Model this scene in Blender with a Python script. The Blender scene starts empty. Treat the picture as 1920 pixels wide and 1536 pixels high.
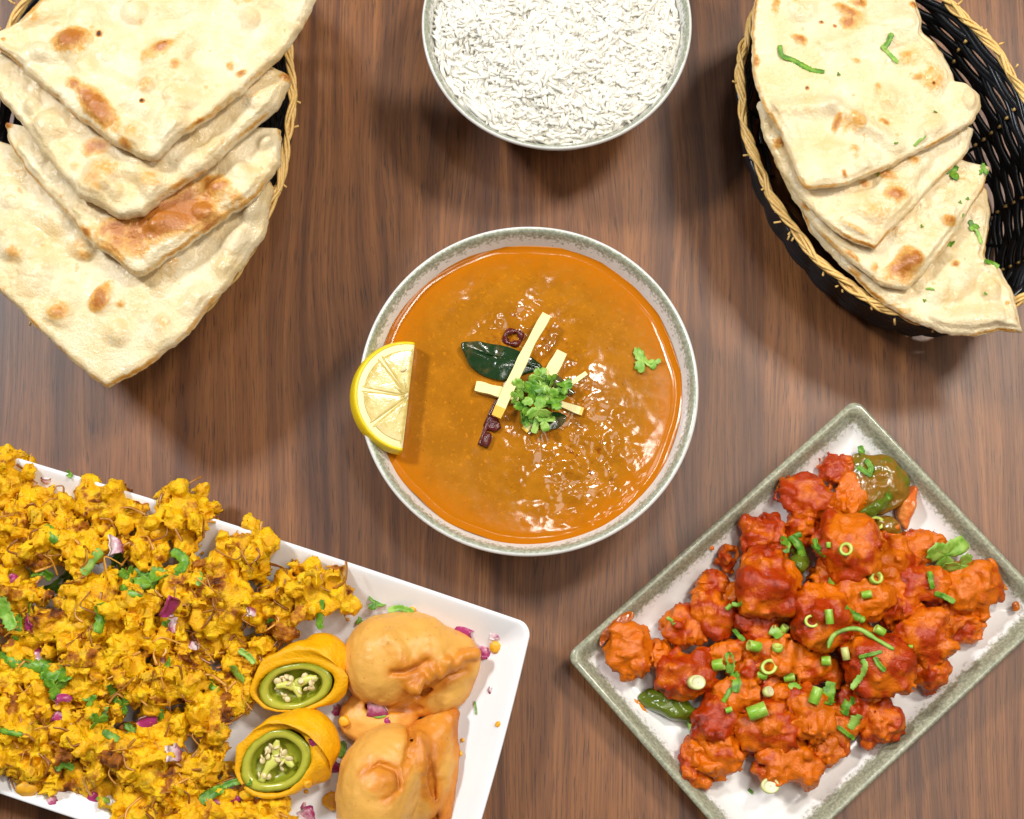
import bpy, math
import numpy as np
from mathutils import Vector
from mathutils.bvhtree import BVHTree

# ------------------------------------------------------------------ camera, light, exposure (lengths in cm, scaled by 0.01)
S = 0.01
sc = bpy.context.scene
TILT, DIST = math.radians(12), 90.0
FPX = 1920 * 90 / 56.0
cam_d = bpy.data.cameras.new('camera')
cam = bpy.data.objects.new('camera', cam_d)
sc.collection.objects.link(cam)
cam.location = (0, -DIST * math.sin(TILT) * S, DIST * math.cos(TILT) * S)
cam.rotation_euler = (TILT, 0, 0)
cam_d.sensor_width = 36
cam_d.lens = FPX / 1920 * 36
cam_d.clip_start, cam_d.clip_end = 0.01, 50
cam_d.dof.use_dof = True
cam_d.dof.focus_distance = 0.84
cam_d.dof.aperture_fstop = 14
sc.camera = cam

world = bpy.data.worlds.new('World')
sc.world = world
world.use_nodes = True
world.node_tree.nodes['Background'].inputs[0].default_value = (1.0, 0.97, 0.93, 1)
world.node_tree.nodes['Background'].inputs[1].default_value = 0.11


def area(name, loc, target, size, power, col, size_y=None):
    L = bpy.data.lights.new(name, 'AREA')
    L.energy, L.color = power, col
    L.shape = 'RECTANGLE'
    L.size, L.size_y = size * S, (size_y or size) * S
    o = bpy.data.objects.new(name, L)
    sc.collection.objects.link(o)
    o.location = Vector(loc) * S
    o.rotation_euler = (Vector(target) - Vector(loc)).to_track_quat('-Z', 'Y').to_euler()
    return o


area('lamp_upper_left', (-92, 58, 128), (-5, 0, 3), 20, 17, (0.94, 0.97, 1.0))
area('lamp_upper_right', (64, 50, 135), (5, 0, 3), 20, 12, (1.0, 0.95, 0.87))
area('ceiling_lamp', (13, 24, 150), (2, 0, 0), 13, 2.2, (1.0, 0.96, 0.9))
area('ceiling_panel', (62, -22, 140), (5, -5, 0), 58, 6.0, (1.0, 0.96, 0.90))
vs = sc.view_settings
vs.view_transform, vs.look, vs.gamma, vs.exposure = 'Standard', 'None', 1, 0.21
vs.use_curve_mapping = False
sc.cycles.use_denoising = True
sc.cycles.max_bounces = 6
sc.cycles.adaptive_threshold = 0.02

# ------------------------------------------------------------------ helpers: projection, noise, meshes
ct, st = math.cos(TILT), math.sin(TILT)
CAM = np.array([0, -DIST * st, DIST * ct])
rng = np.random.default_rng(7)


def ray(u, v):
    u = np.asarray(u, float); v = np.asarray(v, float)
    x = (u - 960) / FPX; y = -(v - 768) / FPX
    return np.stack([x, y * ct + st, y * st - ct], -1)


def px(u, v, z):
    """world point (cm) on the level z that the picture shows at pixel u, v"""
    D = ray(u, v)
    k = (np.asarray(z, float) - CAM[2]) / D[..., 2]
    return CAM + D * k[..., None]


CMPX = 0.0283      # centimetres per photo pixel near the table


def _hash(i, j, k, seed):
    n = (i * 374761393 + j * 668265263 + k * 2147483647 + seed * 974634777) & 0xFFFFFFFF
    n = ((n ^ (n >> 13)) * 1274126177) & 0xFFFFFFFF
    n = ((n ^ (n >> 16)) * 2246822519) & 0xFFFFFFFF
    return ((n ^ (n >> 15)) & 0xFFFFFF) / float(0x7FFFFF) - 1.0


def noise(P, seed=0):
    P = np.asarray(P, float)
    I = np.floor(P).astype(np.int64); f = P - I
    w = f * f * f * (f * (f * 6 - 15) + 10)
    r = 0
    for a in (0, 1):
        wa = w[..., 0] if a else 1 - w[..., 0]
        for b in (0, 1):
            wb = w[..., 1] if b else 1 - w[..., 1]
            for c in (0, 1):
                wc = w[..., 2] if c else 1 - w[..., 2]
                r = r + wa * wb * wc * _hash(I[..., 0] + a, I[..., 1] + b, I[..., 2] + c, seed)
    return r


def fbm(P, oct=4, seed=0, gain=0.5):
    P = np.asarray(P, float); r = 0; a = 1.0
    for o in range(oct):
        r = r + a * noise(P * 2 ** o + 17.3 * o, seed + o); a *= gain
    return r


WL = {}


def build_mesh(name, V, Fs, attrs=None, smooth=True):
    me = bpy.data.meshes.new(name)
    V = np.asarray(V, float)
    Fs = [np.asarray(f) for f in Fs if len(f)]
    nl = sum(f.size for f in Fs); nf = sum(len(f) for f in Fs)
    me.vertices.add(len(V)); me.loops.add(nl); me.polygons.add(nf)
    me.vertices.foreach_set('co', (V * S).astype(np.float32).ravel())
    me.loops.foreach_set('vertex_index', np.concatenate([f.ravel() for f in Fs]).astype(np.int32))
    tot = np.concatenate([np.full(len(f), f.shape[1]) for f in Fs])
    me.polygons.foreach_set('loop_start', (np.cumsum(tot) - tot).astype(np.int32))
    me.polygons.foreach_set('use_smooth', np.full(nf, smooth))
    for k, a in (attrs or {}).items():
        at = me.attributes.new(k, 'FLOAT', 'POINT')
        at.data.foreach_set('value', np.asarray(a, np.float32))
    me.update(calc_edges=True)
    return me


def tag(o, label=None, cat=None, group=None, kind=None):
    for k, v in (('label', label), ('category', cat), ('group', group), ('kind', kind)):
        if v: o[k] = v
    return o


def link(name, data, loc, parent=None):
    o = bpy.data.objects.new(name, data)
    sc.collection.objects.link(o)
    base = np.zeros(3)
    if parent is not None:
        o.parent = parent; base = WL[parent.name]
    o.location = [float(x) * S for x in np.asarray(loc, float) - base]
    WL[o.name] = np.asarray(loc, float)
    return o


def mk(name, V, Fs, mat, parent=None, attrs=None, smooth=True, label=None, cat=None, group=None, kind=None):
    """one mesh object from world coordinates in cm"""
    V = np.asarray(V, float)
    lo = V.mean(0).copy(); lo[2] = V[:, 2].min()
    if parent is not None and len(V) > 4000: lo = WL[parent.name]
    o = link(name, build_mesh(name, V - lo, Fs, attrs, smooth), lo, parent)
    o.data.materials.append(mat)
    return tag(o, label, cat, group, kind)


def empty(name, loc, label, cat, group=None):
    o = link(name, None, loc)
    o.empty_display_size = 0.01
    return tag(o, label, cat, group)


def gridf(nr, nc, wrap=True, off=0):
    r = np.arange(nr - 1)[:, None]; c = np.arange(nc if wrap else nc - 1)[None]
    c2 = (c + 1) % nc
    q = np.stack([r * nc + c, r * nc + c2, (r + 1) * nc + c2, (r + 1) * nc + c], -1).reshape(-1, 4)
    return q + off


def loft(R, cap0=False, cap1=False):
    """R (rings, points, 3) -> verts, faces; ends closed with fans"""
    nr, nc, _ = R.shape
    V = R.reshape(-1, 3); F = [gridf(nr, nc)]
    i = np.arange(nc)
    if cap0:
        V = np.vstack([V, R[0].mean(0)]); F.append(np.stack([np.full(nc, len(V) - 1), (i + 1) % nc, i], -1))
    if cap1:
        V = np.vstack([V, R[-1].mean(0)]); b = (nr - 1) * nc
        F.append(np.stack([np.full(nc, len(V) - 1), b + i, b + (i + 1) % nc], -1))
    return V, F


def join(parts):
    Vs, Fs, o = [], [], 0
    for V, F in parts:
        Vs.append(V); Fs += [np.asarray(f) + o for f in F]; o += len(V)
    return np.vstack(Vs), Fs


def lathe(prof, n=160, c=(0, 0, 0)):
    prof = np.asarray(prof, float)
    a = np.linspace(0, 2 * np.pi, n, endpoint=False)
    R = np.stack([prof[:, 0, None] * np.cos(a), prof[:, 0, None] * np.sin(a), np.repeat(prof[:, 1, None], n, 1)], -1)
    return R + np.asarray(c)


def smooth_path(P, n, closed=False):
    """Catmull-Rom through the points"""
    P = np.asarray(P, float); m = len(P)
    s = np.linspace(0, m if closed else m - 1, n, endpoint=not closed)
    i = np.floor(s).astype(int); f = (s - i)[:, None]
    if closed: g = lambda k: P[k % m]
    else:
        i = np.minimum(i, m - 2); f = (s - i)[:, None]; g = lambda k: P[np.clip(k, 0, m - 1)]
    p0, p1, p2, p3 = g(i - 1), g(i), g(i + 1), g(i + 2)
    return 0.5 * (2 * p1 + (p2 - p0) * f + (2 * p0 - 5 * p1 + 4 * p2 - p3) * f ** 2 + (3 * p1 - p0 - 3 * p2 + p3) * f ** 3)


def tube(P, w, t=None, sides=6, closed=False, up=(0, 0, 1), roll=0.0):
    """tube along P, half width w (array or number) and half thickness t"""
    P = np.asarray(P, float); n = len(P)
    T = (np.roll(P, -1, 0) - np.roll(P, 1, 0)) if closed else np.gradient(P, axis=0)
    T /= np.linalg.norm(T, axis=1, keepdims=True) + 1e-9
    up = np.broadcast_to(np.asarray(up, float), P.shape)
    A = np.cross(T, up); l = np.linalg.norm(A, axis=1, keepdims=True)
    A = np.where(l < 1e-3, np.array([1.0, 0, 0]), A / (l + 1e-9))
    B = np.cross(A, T)
    w = np.broadcast_to(np.asarray(w, float), (n,)); t = w if t is None else np.broadcast_to(np.asarray(t, float), (n,))
    a = np.linspace(0, 2 * np.pi, sides, endpoint=False) + (np.pi / 4 if sides == 4 else 0)
    roll = np.broadcast_to(np.asarray(roll, float), (n,))[:, None]
    ca, sa = np.cos(a)[None], np.sin(a)[None]
    ax, by = ca * w[:, None], sa * t[:, None]
    X = ax * np.cos(roll) - by * np.sin(roll); Y = ax * np.sin(roll) + by * np.cos(roll)
    R = P[:, None] + A[:, None] * X[..., None] + B[:, None] * Y[..., None]
    if closed:
        V = R.reshape(-1, 3); q = gridf(n, sides)
        c = np.arange(sides); c2 = (c + 1) % sides
        F = [q, np.stack([(n - 1) * sides + c, (n - 1) * sides + c2, c2, c], -1)]
        return V, F
    return loft(R, True, True)


def surfnet(f, lo, h):
    """closed quad surface of f < 0 on a regular grid"""
    s = f < 0
    n = np.array(f.shape) - 1
    acc = np.zeros(tuple(n) + (3,)); cnt = np.zeros(tuple(n))
    for ax in range(3):
        o1, o2 = [a for a in range(3) if a != ax]
        for a in (0, 1):
            for b in (0, 1):
                sl = [slice(None)] * 3
                sl[o1] = slice(a, a + n[o1]); sl[o2] = slice(b, b + n[o2])
                s0 = list(sl); s1 = list(sl); s0[ax] = slice(0, n[ax]); s1[ax] = slice(1, n[ax] + 1)
                f0, f1 = f[tuple(s0)], f[tuple(s1)]
                x = (f0 < 0) != (f1 < 0)
                tt = np.where(x, f0 / np.where(x, f0 - f1, 1), 0)
                acc[..., ax] += np.where(x, tt, 0); acc[..., o1] += np.where(x, a, 0); acc[..., o2] += np.where(x, b, 0)
                cnt += x
    m = cnt > 0
    idx = np.full(tuple(n), -1); idx[m] = np.arange(m.sum())
    V = (np.argwhere(m) + acc[m] / cnt[m][:, None]) * h + lo
    Fs = []
    for ax in range(3):
        o1, o2 = [(1, 2), (2, 0), (0, 1)][ax]
        s0 = [slice(1, -1)] * 3; s1 = [slice(1, -1)] * 3
        s0[ax] = slice(0, n[ax]); s1[ax] = slice(1, n[ax] + 1)
        x = s[tuple(s0)] != s[tuple(s1)]
        E = np.argwhere(x)
        off = np.ones(3, int); off[ax] = 0
        E = E + off
        e1 = np.zeros(3, int); e1[o1] = 1; e2 = np.zeros(3, int); e2[o2] = 1
        g = lambda q: idx[q[:, 0], q[:, 1], q[:, 2]]
        Q = np.stack([g(E - e1 - e2), g(E - e2), g(E), g(E - e1)], -1)
        inside = s[tuple(s0)][x]
        Q[~inside] = Q[~inside][:, ::-1]
        Fs.append(Q)
    return V, [np.vstack(Fs)]


# ------------------------------------------------------------------ materials
class M:
    def __init__(self, name):
        self.m = bpy.data.materials.new(name); self.m.use_nodes = True
        self.t = self.m.node_tree; self.b = self.t.nodes['Principled BSDF']
        g = self.t.nodes.new('ShaderNodeNewGeometry')
        v = self.t.nodes.new('ShaderNodeVectorMath'); v.operation = 'SCALE'; v.inputs[3].default_value = 100
        self.t.links.new(g.outputs['Position'], v.inputs[0]); self.pos = v.outputs[0]

    def put(self, sock, v):
        if hasattr(v, 'is_linked'): self.t.links.new(v, sock)
        elif isinstance(v, (tuple, list)) and len(v) == 3 and sock.type == 'RGBA': sock.default_value = (*v, 1)
        else: sock.default_value = v

    def noise(self, scale, detail=3, rough=0.55, vec=None, dist=0.0):
        n = self.t.nodes.new('ShaderNodeTexNoise')
        n.inputs['Scale'].default_value = scale; n.inputs['Detail'].default_value = detail
        n.inputs['Roughness'].default_value = rough; n.inputs['Distortion'].default_value = dist
        self.t.links.new(vec or self.pos, n.inputs['Vector'])
        return n.outputs[0]

    def stretch(self, sx, sy, sz, add=None):
        n = self.t.nodes.new('ShaderNodeMapping'); n.inputs['Scale'].default_value = (sx, sy, sz)
        self.t.links.new(add or self.pos, n.inputs[0]); return n.outputs[0]

    def attr(self, name):
        n = self.t.nodes.new('ShaderNodeAttribute'); n.attribute_name = name; return n.outputs['Fac']

    def math(self, op, a, b=0.0, clamp=False):
        n = self.t.nodes.new('ShaderNodeMath'); n.operation = op; n.use_clamp = clamp
        self.put(n.inputs[0], a); self.put(n.inputs[1], b); return n.outputs[0]

    def smooth(self, x, a, b):
        n = self.t.nodes.new('ShaderNodeMapRange'); n.interpolation_type = 'SMOOTHSTEP'
        self.put(n.inputs['Value'], x); n.inputs['From Min'].default_value = a; n.inputs['From Max'].default_value = b
        return n.outputs[0]

    def mix(self, f, a, b, mode='MIX'):
        n = self.t.nodes.new('ShaderNodeMix'); n.data_type = 'RGBA'; n.blend_type = mode
        self.put(n.inputs[0], f); self.put(n.inputs[6], a); self.put(n.inputs[7], b); return n.outputs[2]

    def bump(self, h, strength=0.5, dist=0.05):
        n = self.t.nodes.new('ShaderNodeBump'); n.inputs['Strength'].default_value = strength
        n.inputs['Distance'].default_value = dist * S
        self.put(n.inputs['Height'], h); self.t.links.new(n.outputs[0], self.b.inputs['Normal']); return self

    def set(self, **k):
        names = dict(col='Base Color', rough='Roughness', spec='Specular IOR Level', sss='Subsurface Weight', coat='Coat Weight',
                     crough='Coat Roughness', trans='Transmission Weight', sheen='Sheen Weight')
        for a, v in k.items(): self.put(self.b.inputs[names[a]], v)
        return self

    def sss(self, w, radius, scale=0.3):
        self.b.inputs['Subsurface Weight'].default_value = w
        self.b.inputs['Subsurface Radius'].default_value = radius
        self.b.inputs['Subsurface Scale'].default_value = scale * S
        return self


def plain(name, col, rough=0.5, var=0.15, scale=3.0, bump=0.0, sss=0, spec=0.5):
    m = M(name); n = m.noise(scale, 4)
    m.set(col=m.mix(n, tuple(c * (1 - var) for c in col), tuple(min(1, c * (1 + var)) for c in col)), rough=rough, spec=spec)
    if bump: m.bump(m.noise(scale * 4, 4), bump, 0.05)
    if sss: m.sss(sss, (1, 0.6, 0.3), 0.15)
    return m.m


def wood():
    m = M('walnut_laminate')
    w = m.noise(0.10, 2, 0.5, m.stretch(1, 0.25, 1))
    sh = m.t.nodes.new('ShaderNodeVectorMath'); sh.operation = 'ADD'
    cx = m.t.nodes.new('ShaderNodeCombineXYZ'); m.put(cx.inputs[0], m.math('MULTIPLY', w, 5.0))
    m.t.links.new(m.pos, sh.inputs[0]); m.t.links.new(cx.outputs[0], sh.inputs[1])
    p = sh.outputs[0]
    wide = m.noise(0.20, 2, 0.5, m.stretch(1, 0.012, 1, p))
    mid = m.noise(1.0, 5, 0.62, m.stretch(1, 0.014, 1, p))
    fine = m.noise(8.0, 4, 0.65, m.stretch(1, 0.018, 1, p))
    pore = m.noise(15, 2, 0.5, m.stretch(1, 0.035, 1, p))
    c = m.mix(m.smooth(wide, 0.40, 0.60), (0.085, 0.026, 0.007), (0.210, 0.074, 0.018))
    c = m.mix(m.smooth(mid, 0.36, 0.70), c, (0.290, 0.110, 0.030))
    c = m.mix(m.math('MULTIPLY', m.smooth(fine, 0.40, 0.68), 0.52), c, (0.050, 0.015, 0.005))
    c = m.mix(m.math('MULTIPLY', m.smooth(pore, 0.57, 0.66), 0.6), c, (0.026, 0.009, 0.004))
    m.set(col=c, rough=m.math('ADD', m.math('MULTIPLY', fine, 0.14), 0.36), spec=0.5)
    return m.bump(m.math('ADD', pore, m.noise(30, 2, 0.5)), 0.14, 0.02).m


def glaze(name, band, white, streak):
    """cream stoneware, the attribute glaze says where the grey green band runs"""
    m = M(name)
    a = m.attr('glaze'); n = m.noise(streak, 5, 0.65); n2 = m.noise(1.2, 3)
    k = m.math('ADD', a, m.math('MULTIPLY', m.math('SUBTRACT', n, 0.5), m.attr('feather')))
    k = m.math('ADD', k, m.math('MULTIPLY', m.math('SUBTRACT', n2, 0.5), 0.35))
    k = m.smooth(k, 0.30, 0.62)
    g = m.mix(m.smooth(m.noise(6, 4, 0.6), 0.35, 0.7), band, tuple(c * 1.7 for c in band))
    c = m.mix(k, m.mix(n2, white, tuple(x * 0.93 for x in white)), g)
    sp = m.smooth(m.noise(9, 2), 0.74, 0.78)
    c = m.mix(m.math('MULTIPLY', sp, 0.35), c, band)
    m.set(col=c, rough=0.16, spec=0.5)
    return m.bump(m.noise(1.0, 2), 0.08, 0.05).m


def bread():
    m = M('naan_bread')
    t = m.attr('toast')
    n = m.noise(2.2, 5, 0.62); f = m.noise(9, 4, 0.6); big = m.noise(0.55, 3)
    base = m.mix(m.smooth(big, 0.35, 0.65), (0.79, 0.65, 0.41), (0.74, 0.55, 0.27))
    base = m.mix(m.math('MULTIPLY', m.smooth(n, 0.5, 0.75), 0.55), base, (0.80, 0.71, 0.51))
    k = m.math('ADD', t, m.math('MULTIPLY', m.math('SUBTRACT', n, 0.5), 1.0))
    k = m.math('ADD', k, m.math('MULTIPLY', m.math('SUBTRACT', m.noise(6, 4, 0.7), 0.5), 0.7))
    k1 = m.smooth(k, 0.20, 0.62); k2 = m.smooth(k, 0.50, 1.05); k3 = m.smooth(k, 1.45, 1.75)
    c = m.mix(k1, base, (0.72, 0.38, 0.09))
    c = m.mix(k2, c, (0.44, 0.145, 0.018))
    c = m.mix(k3, c, (0.06, 0.022, 0.008))
    fl = m.smooth(m.noise(1.7, 2, 0.4), 0.70, 0.745)
    c = m.mix(m.math('MULTIPLY', fl, 0.6), c, (0.66, 0.34, 0.09))
    oil = m.smooth(m.math('ADD', m.noise(0.45, 2), m.math('MULTIPLY', m.noise(3, 3), 0.25)), 0.46, 0.66)
    m.set(col=c, rough=m.math('SUBTRACT', 0.48, m.math('MULTIPLY', oil, 0.38)), spec=0.7)
    return m.bump(m.math('ADD', f, m.math('MULTIPLY', m.noise(3.0, 4, 0.6), 2.0)), 0.45, 0.10).m


def batter():
    m = M('yellow_batter')
    k = m.math('ADD', m.attr('brown'), m.math('MULTIPLY', m.math('SUBTRACT', m.noise(2.4, 4, 0.65), 0.5), 1.2))
    y = m.mix(m.smooth(m.noise(1.4, 3), 0.35, 0.68), (0.84, 0.40, 0.001), (0.93, 0.56, 0.003))
    y = m.mix(m.math('MULTIPLY', m.smooth(m.noise(3.2, 2), 0.62, 0.72), 0.7), y, (0.92, 0.58, 0.07))
    y = m.mix(m.math('MULTIPLY', m.smooth(m.noise(0.9, 2), 0.60, 0.70), 0.5), y, (0.45, 0.33, 0.02))
    c = m.mix(m.smooth(k, 0.40, 0.85), y, (0.36, 0.105, 0.004))
    c = m.mix(m.smooth(k, 0.82, 1.2), c, (0.095, 0.022, 0.003))
    m.set(col=c, rough=m.math('ADD', 0.28, m.math('MULTIPLY', m.noise(4, 2), 0.25)), spec=0.35)
    return m.bump(m.math('ADD', m.noise(9, 4, 0.6), m.noise(4, 3)), 0.8, 0.12).m


def red_glaze():
    m = M('red_sauce_glaze')
    k = m.math('ADD', m.attr('crust'), m.math('MULTIPLY', m.math('SUBTRACT', m.noise(1.6, 5, 0.6), 0.5), 1.5))
    c = m.mix(m.smooth(k, 0.15, 0.75), (0.66, 0.145, 0.002), (0.40, 0.034, 0.001))
    c = m.mix(m.smooth(k, 0.85, 1.4), c, (0.13, 0.006, 0.001))
    c = m.mix(m.math('MULTIPLY', m.smooth(m.noise(7, 3), 0.64, 0.72), 0.55), c, (0.42, 0.03, 0.006))
    m.set(col=c, rough=m.math('ADD', 0.04, m.math('MULTIPLY', m.noise(3, 3), 0.34)), spec=0.42)
    return m.bump(m.math('ADD', m.noise(5, 4, 0.6), m.noise(11, 3)), 0.45, 0.11).m


def sauce():
    m = M('curry_gravy')
    a = m.noise(0.8, 4, 0.6); f = m.noise(4.5, 4, 0.6)
    c = m.mix(m.smooth(a, 0.34, 0.68), (0.335, 0.120, 0.004), (0.415, 0.152, 0.006))
    c = m.mix(m.math('MULTIPLY', m.smooth(f, 0.56, 0.72), 0.7), c, (0.58, 0.205, 0.003))
    c = m.mix(m.math('MULTIPLY', m.smooth(m.noise(1.5, 3, 0.6), 0.60, 0.72), m.attr('lump')), c, (0.20, 0.045, 0.003))
    c = m.mix(m.math('MULTIPLY', m.smooth(m.noise(11, 2), 0.66, 0.74), 0.55), c, (0.66, 0.27, 0.006))
    c = m.mix(m.math('MULTIPLY', m.smooth(m.noise(9.5, 1), 0.72, 0.77), 0.8), c, (0.10, 0.022, 0.003))
    c = m.mix(m.smooth(m.math('ADD', m.attr('edge'), m.math('MULTIPLY', m.noise(2), 0.3)), 0.85, 1.15), c, (0.46, 0.135, 0.001))
    m.set(col=c, rough=m.math('ADD', 0.06, m.math('MULTIPLY', f, 0.12)), spec=0.36)
    return m.bump(m.math('ADD', f, m.math('MULTIPLY', m.noise(13, 2), 0.5)), 0.08, 0.03).m


def fried_dough():
    m = M('samosa_pastry')
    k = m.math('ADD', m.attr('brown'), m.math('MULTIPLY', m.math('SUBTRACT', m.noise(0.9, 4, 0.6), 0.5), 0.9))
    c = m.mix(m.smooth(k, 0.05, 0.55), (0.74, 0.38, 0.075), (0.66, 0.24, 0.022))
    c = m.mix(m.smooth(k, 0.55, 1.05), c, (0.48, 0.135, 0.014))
    c = m.mix(m.math('MULTIPLY', m.smooth(m.noise(3.5, 3), 0.64, 0.72), 0.5), c, (0.50, 0.17, 0.03))
    m.set(col=c, rough=m.math('ADD', 0.24, m.math('MULTIPLY', m.noise(3, 3), 0.26)), spec=0.42)
    return m.bump(m.math('ADD', m.noise(6, 4, 0.6), m.noise(14, 3)), 0.22, 0.07).m


def green(name, a, b, rough=0.42, scale=2.5):
    m = M(name)
    m.set(col=m.mix(m.smooth(m.noise(scale, 3), 0.35, 0.65), a, b), rough=rough)
    m.sss(0.12, (0.5, 1, 0.3), 0.1)
    return m.bump(m.noise(9, 3), 0.3, 0.03).m


def tone(name, attr, a, b, rough=0.4, spec=0.5, sc_=5.0, amp=0.5):
    m = M(name)
    k = m.math('ADD', m.attr(attr), m.math('MULTIPLY', m.math('SUBTRACT', m.noise(sc_, 3), 0.5), amp))
    m.set(col=m.mix(m.smooth(k, 0.2, 0.8), a, b), rough=rough, spec=spec)
    m.sss(0.1, (1, 0.7, 0.4), 0.1)
    return m.bump(m.noise(10, 3), 0.25, 0.03).m


MAT = dict(
    wood=wood(), stoneware=glaze('celadon_rim_stoneware', (0.27, 0.285, 0.215), (0.82, 0.81, 0.77), 5.5),
    dish=glaze('celadon_dish_stoneware', (0.25, 0.25, 0.175), (0.82, 0.80, 0.77), 5.0),
    porcelain=plain('white_porcelain', (0.84, 0.84, 0.85), 0.14, 0.015, 0.5), naan=bread(), batter=batter(), red=red_glaze(),
    sauce=sauce(), samosa=fried_dough(),
    rice=plain('boiled_rice', (0.78, 0.75, 0.665), 0.5, 0.03, 3.0, 0.1),
    cane=plain('black_cane', (0.016, 0.017, 0.020), 0.30, 0.4, 3.0, 0.15),
    twine=plain('golden_twine', (0.76, 0.48, 0.15), 0.28, 0.3, 6.0, 0.4),
    cilantro=green('cilantro_green', (0.055, 0.19, 0.008), (0.19, 0.38, 0.025)),
    cilantro_pale=green('pale_cilantro', (0.16, 0.36, 0.03), (0.33, 0.52, 0.09)),
    scallion=tone('scallion_green', 'pale', (0.16, 0.42, 0.015), (0.62, 0.70, 0.16), 0.3),
    scallion_white=tone('scallion_white', 'pale', (0.55, 0.58, 0.16), (0.80, 0.77, 0.52), 0.3),
    pepper=tone('green_pepper_skin', 'pale', (0.105, 0.145, 0.008), (0.27, 0.12, 0.010), 0.2, 0.6, 1.8, 1.2),
    pepper_red=tone('glazed_onion', 'pale', (0.66, 0.13, 0.02), (0.80, 0.34, 0.08), 0.22),
    smear=tone('orange_sauce', 'pale', (0.34, 0.06, 0.004), (0.62, 0.20, 0.01), 0.15),
    onion=tone('red_onion', 'pale', (0.36, 0.03, 0.14), (0.82, 0.66, 0.66), 0.28),
    shred=tone('fried_shred', 'pale', (0.26, 0.085, 0.010), (0.62, 0.29, 0.04), 0.3),
    coating=plain('smooth_yellow_batter', (0.84, 0.40, 0.002), 0.42, 0.2, 1.8, 1.0, spec=0.35),
    chilli=tone('pickled_chilli', 'pale', (0.23, 0.25, 0.012), (0.47, 0.45, 0.050), 0.20, 0.5, 2.5, 0.6),
    pith=plain('chilli_pith', (0.62, 0.62, 0.12), 0.35, 0.12),
    seed=plain('chilli_seed', (0.78, 0.63, 0.33), 0.35, 0.25),
    rind=plain('lemon_rind', (0.88, 0.62, 0.012), 0.35, 0.08, 4.0, 0.5),
    pulp_pith=plain('lemon_pith', (0.88, 0.80, 0.42), 0.45, 0.06, 4.0, 0.2),
    pulp=tone('lemon_pulp', 'pale', (0.54, 0.39, 0.09), (0.74, 0.60, 0.24), 0.14, 0.5, 4.0, 0.9),
    ginger=plain('ginger_flesh', (0.86, 0.76, 0.34), 0.42, 0.07, 4.0, 0.25),
    ginger_wet=plain('ginger_tip_in_gravy', (0.82, 0.47, 0.05), 0.3, 0.1, 4.0),
    curry_leaf=tone('curry_leaf', 'pale', (0.010, 0.035, 0.008), (0.10, 0.075, 0.025), 0.14, 0.7, 2.2, 1.3),
    dried_chilli=plain('dried_chilli', (0.10, 0.012, 0.010), 0.18, 0.5, 4.0, 0.4),
    crumb=plain('batter_crumb', (0.82, 0.40, 0.02), 0.4, 0.2, 4.0, 0.3),
)

# ------------------------------------------------------------------ table
g = np.array([[-110, -90, 0], [110, -90, 0], [110, 100, 0], [-110, 100, 0]], float)
g2 = g - [0, 0, 2.5]
tb = mk('table_top', np.vstack([g, g2]), [np.array([[0, 1, 2, 3], [7, 6, 5, 4], [0, 4, 5, 1], [1, 5, 6, 2], [2, 6, 7, 3], [3, 7, 4, 0]])],
        MAT['wood'], smooth=False, kind='structure', label='brown wood grain table top under all the dishes')


# ------------------------------------------------------------------ round bowls
def bowl(name, c, R, H, label, glaze_w):
    k = R / 8.45
    outer = [(0.0, 0.25), (3.1, 0.25), (3.15, 0.0), (3.5, 0.0), (3.6, 0.3), (4.9, 0.9), (6.4, 2.2), (7.5, 4.0), (8.15, H - 0.75), (8.38, H - 0.35)]
    lip = [(8.45, H - 0.15), (8.42, H - 0.03), (8.33, H + 0.03), (8.22, H)]
    inner = [(8.10, H - 0.18), (7.95, H - 0.5), (7.75, H - 0.95), (7.55, H - 1.4), (7.2, H - 2.1), (6.2, 2.5), (4.7, 1.3), (2.6, 0.7), (0.0, 0.6)]
    pr = np.array(outer + lip + inner); pr[:, 0] *= k
    n0 = len(outer)
    fine = smooth_path(pr, 120)
    fine[:, 0] = np.maximum(fine[:, 0], 0)
    s = np.linspace(0, len(pr) - 1, 120)
    gl = np.interp(s, [0, n0 - 2, n0, n0 + 1.2, n0 + 2.0, n0 + 3, n0 + 4, n0 + 5, n0 + 6, n0 + 7, len(pr)],
                   [0, 0, 0.08, 0.08, 0.40, 0.80, 0.66 * glaze_w, 0.40 * glaze_w, 0.12, 0, 0])
    fe = np.interp(s, [0, n0, n0 + 3, n0 + 4.5, len(pr)], [0.1, 0.3, 0.3, 1.6, 0.5])
    r = lathe(fine, 192, (c[0], c[1], 0))
    wob = 1 + 0.004 * np.sin(np.linspace(0, 2 * np.pi, 192, endpoint=False) * 2 + 1)
    r[..., :2] = c[:2] + (r[..., :2] - c[:2]) * wob[None, :, None]
    cut = np.argmax(fine[:, 0] > 3.4 * k)
    V, F = loft(r)
    root = empty(name, (c[0], c[1], 0), label, 'bowl', 'celadon rimmed round bowls')
    mk('bowl_body', V, F, MAT['stoneware'], root, dict(glaze=np.repeat(gl, 192), feather=np.repeat(fe, 192)))
    f2 = lathe([(3.12 * k, 0.3), (3.12 * k, 0.02), (3.3 * k, 0.0), (3.52 * k, 0.02), (3.58 * k, 0.3)], 96, (c[0], c[1], 0))
    V, F = loft(f2)
    mk('foot_ring', V, F, MAT['porcelain'], root)
    return root


CB = px(991, 727, 6.5)
RB = px(1044, 42, 6.3)
bowl('curry_bowl', CB, 8.62, 6.5, 'round cream bowl with mottled grey green rim holding the orange curry', 1.0)
bowl('rice_bowl', RB, 7.2, 6.3, 'round cream bowl with thin grey green rim holding the white rice', 1.0)

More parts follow.
